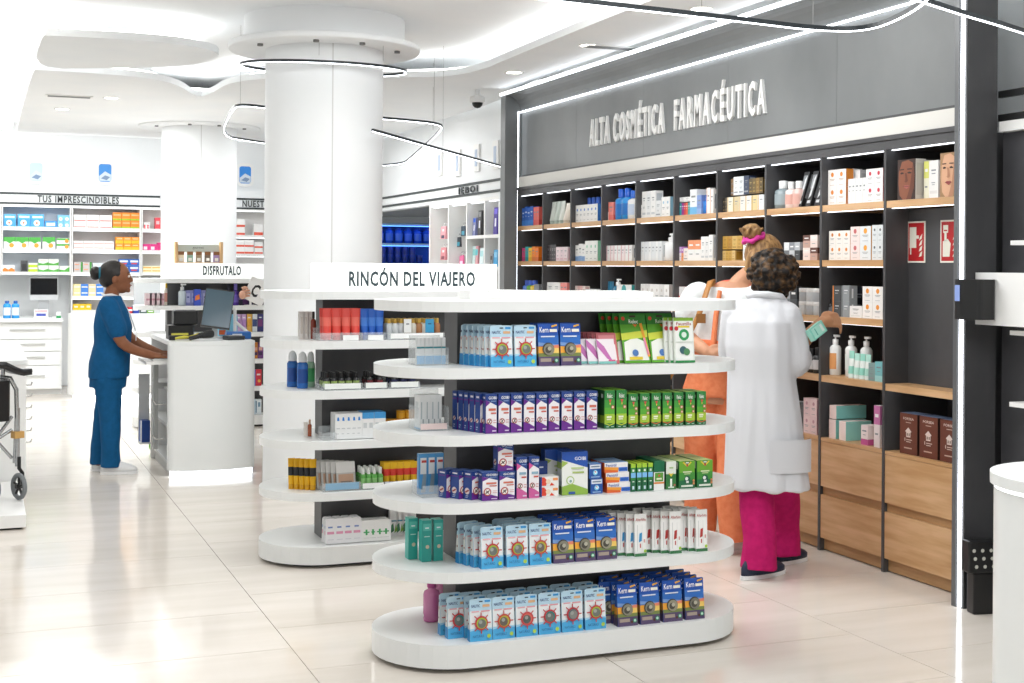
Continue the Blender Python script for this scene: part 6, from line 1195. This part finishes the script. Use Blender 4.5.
# ---------------------------------------------------------------- pharmacist in blue scrubs (side view, facing the counter)
SK1 = noisy('brown_skin', '#855338', '#946042', .5, nscale=12, spec=.35)
p0 = onz(108, 472.5); 
b = MB(); hc = (0, .052, 1.412)
head(b, hc, SK1)
limb(b, [(0, .0, 1.2), (0, .018, 1.29), (0, .04, 1.36)], [.06, .05, .05], SK1)
rings(b, [(0, 0, .62, .12, .1), (0, -.005, .72, .165, .115), (0, .015, .9, .14, .105), (0, .015, 1.06, .15, .11), (0, .01, 1.18, .16, .09), (0, .015, 1.26, .08, .05)], SK1)
arms = {}
for s in (1, -1):
    sh = (s*.165, .0, 1.215); el = (s*.205, .10 if s > 0 else .14, .945 if s > 0 else .96); wr = (s*.13, .315 if s > 0 else .36, .845)
    limb(b, [sh, el, wr], [.05, .04, .027], SK1); hand(b, wr, (-.03*s, 1, -.08), (-s, .1, .1), (0, 0, -1), SK1, .35)
    lx = s*.085; fy = .03 if s > 0 else -.045
    limb(b, [(lx, 0, .66), (lx, (fy)*.5+.01, .42), (lx, fy-.005, .1)], [.085, .055, .04], SK1); limb(b, [(lx, fy-.02, .06), (lx, fy+.09, .05)], [.035, .025], SK1)
pw = put('person', fuse(b, 'pharmacist_body', SK1, .0055, 3), None, (p0.x, p0.y, 0), math.radians(-97))
tag(pw, 'person in blue scrubs with hair in a bun, typing at the checkout counter', 'person')
SCR = cloth('blue_scrub_cotton', '#10527f', '#135788')
m = MB()
rings(m, [(0, -.0, .685, .195, .142, .04), (0, .003, .80, .192, .14), (0, .024, .93, .168, .126), (0, .027, 1.06, .18, .132), (0, .02, 1.17, .18, .11), (0, .015, 1.235, .16, .085), (0, .02, 1.275, .085, .062)], SCR, 32)
for s in (1, -1):
    el = Vector((s*.205, .10 if s > 0 else .14, .945)); sh = Vector((s*.16, .0, 1.205)); q = sh+(el-sh)*.66
    limb(m, [sh, sh+(q-sh)*.5, q], [.07, .07, .07], SCR)
put('tunic', fuse(m, 'tunic', SCR, .009, 4, .009, 8, (1, 1, .35)), pw)
m = MB()
rings(m, [(0, -.005, .62, .17, .13), (0, 0, .76, .175, .128)], SCR)
for s in (1, -1):
    lx = s*.09; fy = .03 if s > 0 else -.045
    limb(m, [(lx, -.005, .68), (lx, fy*.4+.0, .45), (lx, fy-.01, .22), (lx, fy-.012, .05)], [.102, .08, .067, .072], SCR, 14, False)
put('trousers', fuse(m, 'trousers', SCR, .009, 3, .008, 7, (1, 1, .8)), pw)
put('collar', MB().tube([(-.06, -.03, 1.275), (-.07, .02, 1.28), (-.04, .07, 1.262), (0, .085, 1.25), (.04, .07, 1.262), (.07, .02, 1.28), (.06, -.03, 1.275), (0, -.045, 1.285)], .011, mat('#e6e8ea', .7), 8, closed=True), pw)
hm = mat('#191310', .45, name='black_hair')
m = MB(); ell(m, (0, .022, 1.43), (.082, .098, .102), hm, 20, 14); ell(m, (0, -.02, 1.4), (.07, .055, .07), hm)
hr = put('hair', fuse(m, 'hair', hm, .006, 3, .002, 30), pw)
m = MB(); ell(m, (0, -.095, 1.435), (.048, .04, .052), hm); put('bun', fuse(m, 'bun', hm, .006, 2, .003, 30), hr)
put('scrunchie', MB().tube([(.036*math.cos(a), -.062, 1.432+.04*math.sin(a)) for a in [2*math.pi*i/16 for i in range(16)]], .011, mat('#1f6f86', .7), 8, closed=True), hr)
face_parts(pw, hc)
put('lanyard', MB().tube([(.03, .085, 1.25), (.03, .15, 1.13), (.015, .185, 1.02)], .006, mat('#d8dde2', .6), 6), pw); put('badge', MB().box(-.02, .045, .186, .19, .95, 1.02, mat('#e9eef2', .4)), pw)
for s in (1, -1): shoe(pw, (s*.088, (.06 if s > 0 else -.015), 0.001), 0, '#e9eaea', '#f4f4f4')

# ---------------------------------------------------------------- person in the white coat (seen from behind)
TH = math.radians(-46); SK2 = noisy('tan_skin', '#c08863', '#cc9872', .5, nscale=12, spec=.35)
nf = onz(760, 577); ff = onz(784, 563.5); root = Vector((nf.x+.04, nf.y+.05, 0))
def L2(p): return RZm(-TH) @ (Vector((p.x, p.y, 0))-root)
a1, a2 = L2(nf), L2(ff)
b = MB(); hc = (.035, .13, 1.45)
head(b, hc, SK2)
limb(b, [(.0, .02, 1.28), (.01, .05, 1.35), (.03, .1, 1.40)], [.06, .052, .05], SK2)
rings(b, [(0, .01, .7, .11, .08), (0, 0, .85, .125, .09), (0, .01, 1.0, .11, .085), (0, .015, 1.15, .12, .085), (0, .02, 1.28, .1, .065), (0, .03, 1.35, .07, .05)], SK2)
sh = (.125, .02, 1.29); el = (.15, .06, 1.11); wr = (.25, .185, 1.24)
limb(b, [(.115, .02, 1.255), el], [.04, .038], SK2); limb(b, [el, wr], [.042, .027], SK2); hand(b, wr, (.55, .8, .1), (-.3, .1, .9), (-.3, -.2, -.9), SK2, .5)
limb(b, [(-.14, .02, 1.29), (-.17, .12, 1.04), (-.05, .3, 1.1)], [.045, .038, .027], SK2); hand(b, (-.05, .3, 1.1), (.5, .8, .2), (0, .2, 1), (.7, -.5, 0), SK2, .5)
for q, s in ((a1, 1), (a2, 1)):
    hx_ = .075 if q is a2 else -.06
    limb(b, [(hx_, 0, .72), ((hx_+q.x)/2, q.y*.5+.02, .44), (q.x, q.y, .1)], [.075, .055, .038], SK2)
lab = put('person', fuse(b, 'assistant_body', SK2, .0055, 3), None, root, TH)
tag(lab, 'person in a white lab coat and magenta trousers holding a mint carton', 'person')
COAT = mat('#d9dade', .85, spec=.2, name='white_coat_cotton')
m = MB()
rings(m, [(.02, .01, .425, .215, .17), (.01, .012, .6, .198, .158), (.0, .012, .8, .18, .142), (-.01, .012, .97, .17, .128), (-.015, .01, 1.12, .178, .13), (-.015, .012, 1.24, .178, .118), (-.01, .02, 1.31, .135, .09), (.0, .035, 1.365, .08, .065)], COAT, 36)
limb(m, [(.11, .02, 1.268), (.145, .03, 1.15), (.15, .045, 1.04), (.16, .10, 1.065)], [.075, .07, .074, .06], COAT)
limb(m, [(-.14, .02, 1.285), (-.17, .06, 1.15), (-.17, .12, 1.04), (-.11, .2, 1.06)], [.073, .07, .074, .06], COAT)
ct = put('coat', fuse(m, 'coat', COAT, .008, 5, .011, 11, (1.1, 1.1, .12)), lab)
put('coat_collar', MB().tube([(-.075, .0, 1.365), (-.03, -.035, 1.375), (.03, -.035, 1.375), (.085, .0, 1.365), (.09, .06, 1.34)], .017, COAT, 8), lab)
pk = [(.02+.219*math.cos(a), .012+.175*math.sin(a)) for a in [math.radians(-75+i*9) for i in range(9)]]
put('pocket', MB().add([(x*1.0, y*1.0, z) for z in (.52, .68) for x, y in pk], [(i, i+1, 10+i, 9+i) for i in range(8)], COAT, True), lab)
PANT = cloth('magenta_cotton', '#b51760', '#c41e6a')
m = MB(); rings(m, [(.0, .0, .62, .14, .11), (.0, .0, .9, .13, .1)], PANT)
for q in (a1, a2):
    hx_ = .075 if q is a2 else -.06
    limb(m, [(hx_, 0, .7), ((hx_+q.x)/2, q.y*.5+.01, .42), (q.x*.95, q.y-.01, .2), (q.x, q.y-.02, .045)], [.095, .085, .083, .092], PANT, 14, False)
put('trousers', fuse(m, 'trousers', PANT, .009, 3, .009, 7, (1, 1, .5)), lab)
FA = math.radians(-30)
for q in (a1, a2): shoe(lab, (q.x+.0, q.y+.0, .001), FA, '#1c2a44', '#eceef0', L=.29)
# curly hair: lumpy ball of curls
m = MB(); hcol = noisy('curly_brown_hair', '#140e0b', '#70502c', .55, nscale=34, lo=.46, hi=.78, spec=.3)
c = Vector((.03, .09, 1.475)); rr = random.Random(5)
ell(m, tuple(c), (.118, .112, .115), hcol)
for i in range(150):
    d = Vector((rr.gauss(0, 1), rr.gauss(0, 1)-.25, rr.gauss(0, 1))).normalized()
    if d.y > .62 and d.z < .5: continue
    p = c+Vector((d.x*.118, d.y*.112, d.z*.115)); q = rr.uniform(.012, .024)
    ell(m, tuple(p), (q, q, q*.9), hcol, 8, 6)
put('hair', fuse(m, 'hair', hcol, .006, 1, .004, 40), lab)
face_parts(lab, hc)
hp = lab.matrix_basis @ Vector((.175, .335, 1.205)) if False else root+RZm(TH) @ Vector((.20, .345, 1.215))
bxm = slab(.06, .115, .028, None, '#8fdcc8', [('r', '#b4ecdc', .1, .1, .9, .9), ('r', '#e8f6f0', .2, .7, .8, .85), ('r', '#5ab8a4', .2, .3, .8, .36)], side='#a8e4d4', top='#e8d8c0')
o = put('mint_carton', bxm[0][1]); tag(o, 'mint green carton held in the hand of the person in the lab coat', 'carton')
up_ = (RT*.84+Vector((0, 0, .5))+FW*.8).normalized(); nx_ = (up_.cross(-FW)).normalized(); ny_ = up_.cross(nx_).normalized()
hw = root+RZm(TH) @ Vector((.28, .22, 1.25)); dd = hw.dot(FW)
bp = ray(810, 336); bp = CAMP+bp*((dd-.15)/bp.dot(FW))
R4 = Matrix((nx_, ny_, up_)).transposed().to_4x4(); R4.translation = bp; o.matrix_world = R4

# ---------------------------------------------------------------- customer in orange trousers
TH3 = math.radians(-42); SK3 = noisy('fair_skin', '#c08a6a', '#cc9878', .5, nscale=12, spec=.35)
q1 = onz(735, 553); root3 = Vector((q1.x-.02, q1.y+.12, 0))
def L3(p): return RZm(-TH3) @ (Vector((p.x, p.y, 0))-root3)
a1 = L3(q1); a2 = Vector((-.13, .10, 0))
b = MB(); hc = (.2, .19, 1.555)
head(b, hc, SK3)
limb(b, [(.05, .05, 1.36), (.09, .08, 1.43), (.165, .15, 1.5)], [.062, .053, .052], SK3)
rings(b, [(0, 0, .78, .14, .1), (0, 0, .92, .17, .12), (.01, .02, 1.07, .135, .1), (.02, .04, 1.22, .15, .105), (.035, .05, 1.35, .155, .085), (.045, .06, 1.43, .07, .05)], SK3)
limb(b, [(-.145, .03, 1.365), (-.22, -.02, 1.16)], [.052, .047], SK3); limb(b, [(-.22, -.02, 1.16), (-.04, -.175, 1.06)], [.047, .03], SK3); hand(b, (-.04, -.175, 1.06), (.9, -.05, -.25), (0, 0, 1), (.1, 1, 0), SK3, .25)
limb(b, [(.21, .05, 1.36), (.25, .16, 1.12), (.16, .36, 1.1)], [.05, .042, .028], SK3); hand(b, (.16, .36, 1.1), (-.3, .9, .2), (0, .1, 1), (-.8, -.4, 0), SK3, .5)
for q, hx_ in ((a1, .085), (a2, -.085)):
    limb(b, [(hx_, 0, .86), ((hx_+q.x)/2, q.y*.5+.02, .47), (q.x, q.y, .1)], [.09, .058, .04], SK3)
cu = put('person', fuse(b, 'customer_body', SK3, .0055, 3), None, root3, TH3)
tag(cu, 'person in orange trousers and white tee with a tan-strapped bag at the cosmetics shelves', 'person')
TEE = cloth('white_tee', '#dfe4e4', '#e8ecec')
m = MB(); rings(m, [(0, .0, .98, .17, .125), (.01, .02, 1.1, .165, .12), (.02, .04, 1.24, .178, .125), (.035, .05, 1.34, .165, .1), (.04, .06, 1.40, .12, .075)], TEE, 32)
limb(m, [(-.12, .035, 1.352), (-.15, .028, 1.355), (-.19, .005, 1.26)], [.07, .068, .07], TEE); limb(m, [(.19, .05, 1.35), (.235, .08, 1.25)], [.075, .075], TEE)
put('tee', fuse(m, 'tee', TEE, .009, 3, .005, 8), cu)
put('neck_trim', MB().tube([(.045+.095*math.cos(a), .06+.07*math.sin(a), 1.405+.03*math.sin(a)) for a in [2*math.pi*i/24 for i in range(24)]], .006, mat('#e8705a', .7), 8, closed=True), cu)
ORG = cloth('orange_cotton', '#e58055', '#ee8f64')
m = MB(); rings(m, [(0, .0, .82, .18, .14), (0, .0, .95, .182, .14), (.01, .015, 1.12, .172, .13)], ORG)
for q, hx_ in ((a1, .09), (a2, -.09)):
    limb(m, [(hx_, 0, .86), ((hx_+q.x)/2, q.y*.5+.01, .5), (q.x*.95, q.y-.005, .28), (q.x, q.y-.01, .07)], [.115, .105, .098, .085], ORG, 14, False)
put('trousers', fuse(m, 'trousers', ORG, .009, 3, .01, 6.5, (1, 1, .5)), cu)
put('side_band', MB().tube([(.0, -.05, 1.38), (-.01, -.1, 1.25), (-.02, -.122, 1.08)], [.012, .014, .016], ORG, 8), cu)
for q in (a1, a2): shoe(cu, (q.x+.0, q.y+.02, .001), math.radians(-25), '#eceae6', '#f4f4f2', L=.25)
hb = noisy('dark_blonde_hair', '#6e4d2c', '#b48d5c', .5, (26, 26, 4), 2.0, lo=.35, hi=.62, spec=.35)
m = MB(); ell(m, (.195, .165, 1.58), (.105, .115, .112), hb, 20, 14); limb(m, [(.17, .085, 1.56), (.14, .085, 1.49)], [.055, .04], hb)
hr = put('hair', fuse(m, 'hair', hb, .006, 2, .003, 22), cu)
m = MB(); ell(m, (.14, .09, 1.70), (.055, .05, .045), hb)
for i in range(14):
    a = i*.7; limb(m, [(.14+.035*math.cos(a), .09+.035*math.sin(a), 1.685), (.14+.06*math.cos(a+.6), .09+.06*math.sin(a+.6), 1.715)], [.014, .007], hb, 6)
put('bun', fuse(m, 'bun', hb, .005, 1, .003, 40), hr)
put('scrunchie', MB().tube([(.15+.05*math.cos(a), .105+.05*math.sin(a), 1.665+.25*.05*math.cos(a)+.014*math.sin(a)+.006*math.sin(5*a)) for a in [2*math.pi*i/20 for i in range(20)]], [.013+.003*math.sin(3*i) for i in range(20)], mat('#d8389a', .7), 8, closed=True), hr)
face_parts(cu, hc)
# bag with strap hanging from the shoulder
t = thing('shoulder_bag', 'dark brown shoulder bag with a tan strap hanging on the customer in orange', 'bag', root3, TH3)
m = MB(); LB = noisy('dark_bag_leather', '#241c18', '#4a3d34', .45, nscale=9); rings(m, [(-.33, -.03, .56, .06, .10), (-.34, -.03, .62, .09, .145), (-.34, -.03, .74, .085, .15), (-.33, -.03, .86, .06, .13)], LB)
bg = put('bag_body', fuse(m, 'bag_body', LB, .008, 3, .008, 10), t)
sm_ = mat('#a8702f', .5, name='tan_leather')
sp = [(-.31, -.05, .84), (-.26, -.105, .95), (-.17, -.12, 1.1), (-.10, -.11, 1.25), (-.065, -.07, 1.38), (-.06, .0, 1.435), (-.07, .1, 1.43), (-.1, .17, 1.3), (-.2, .17, 1.1), (-.32, .06, .86)]
V = []
for i, p in enumerate(sp):
    u = Vector((.85, -.35, .3)).normalized()*.021; n_ = Vector((0, -.003, .002)); V += [Vector(p)-u, Vector(p)+u, Vector(p)+u+n_, Vector(p)-u+n_]
k = len(sp); put('strap', MB().add(V, [(4*i+j, 4*i+(j+1) % 4, 4*i+4+(j+1) % 4, 4*i+4+j) for i in range(k-1) for j in range(4)]+[(3, 2, 1, 0), (4*k-4, 4*k-3, 4*k-2, 4*k-1)], sm_, True), t)
put('buckle', MB().box(-.11, -.06, -.128, -.12, 1.21, 1.26, mat('#8a5a24', .5)), t)
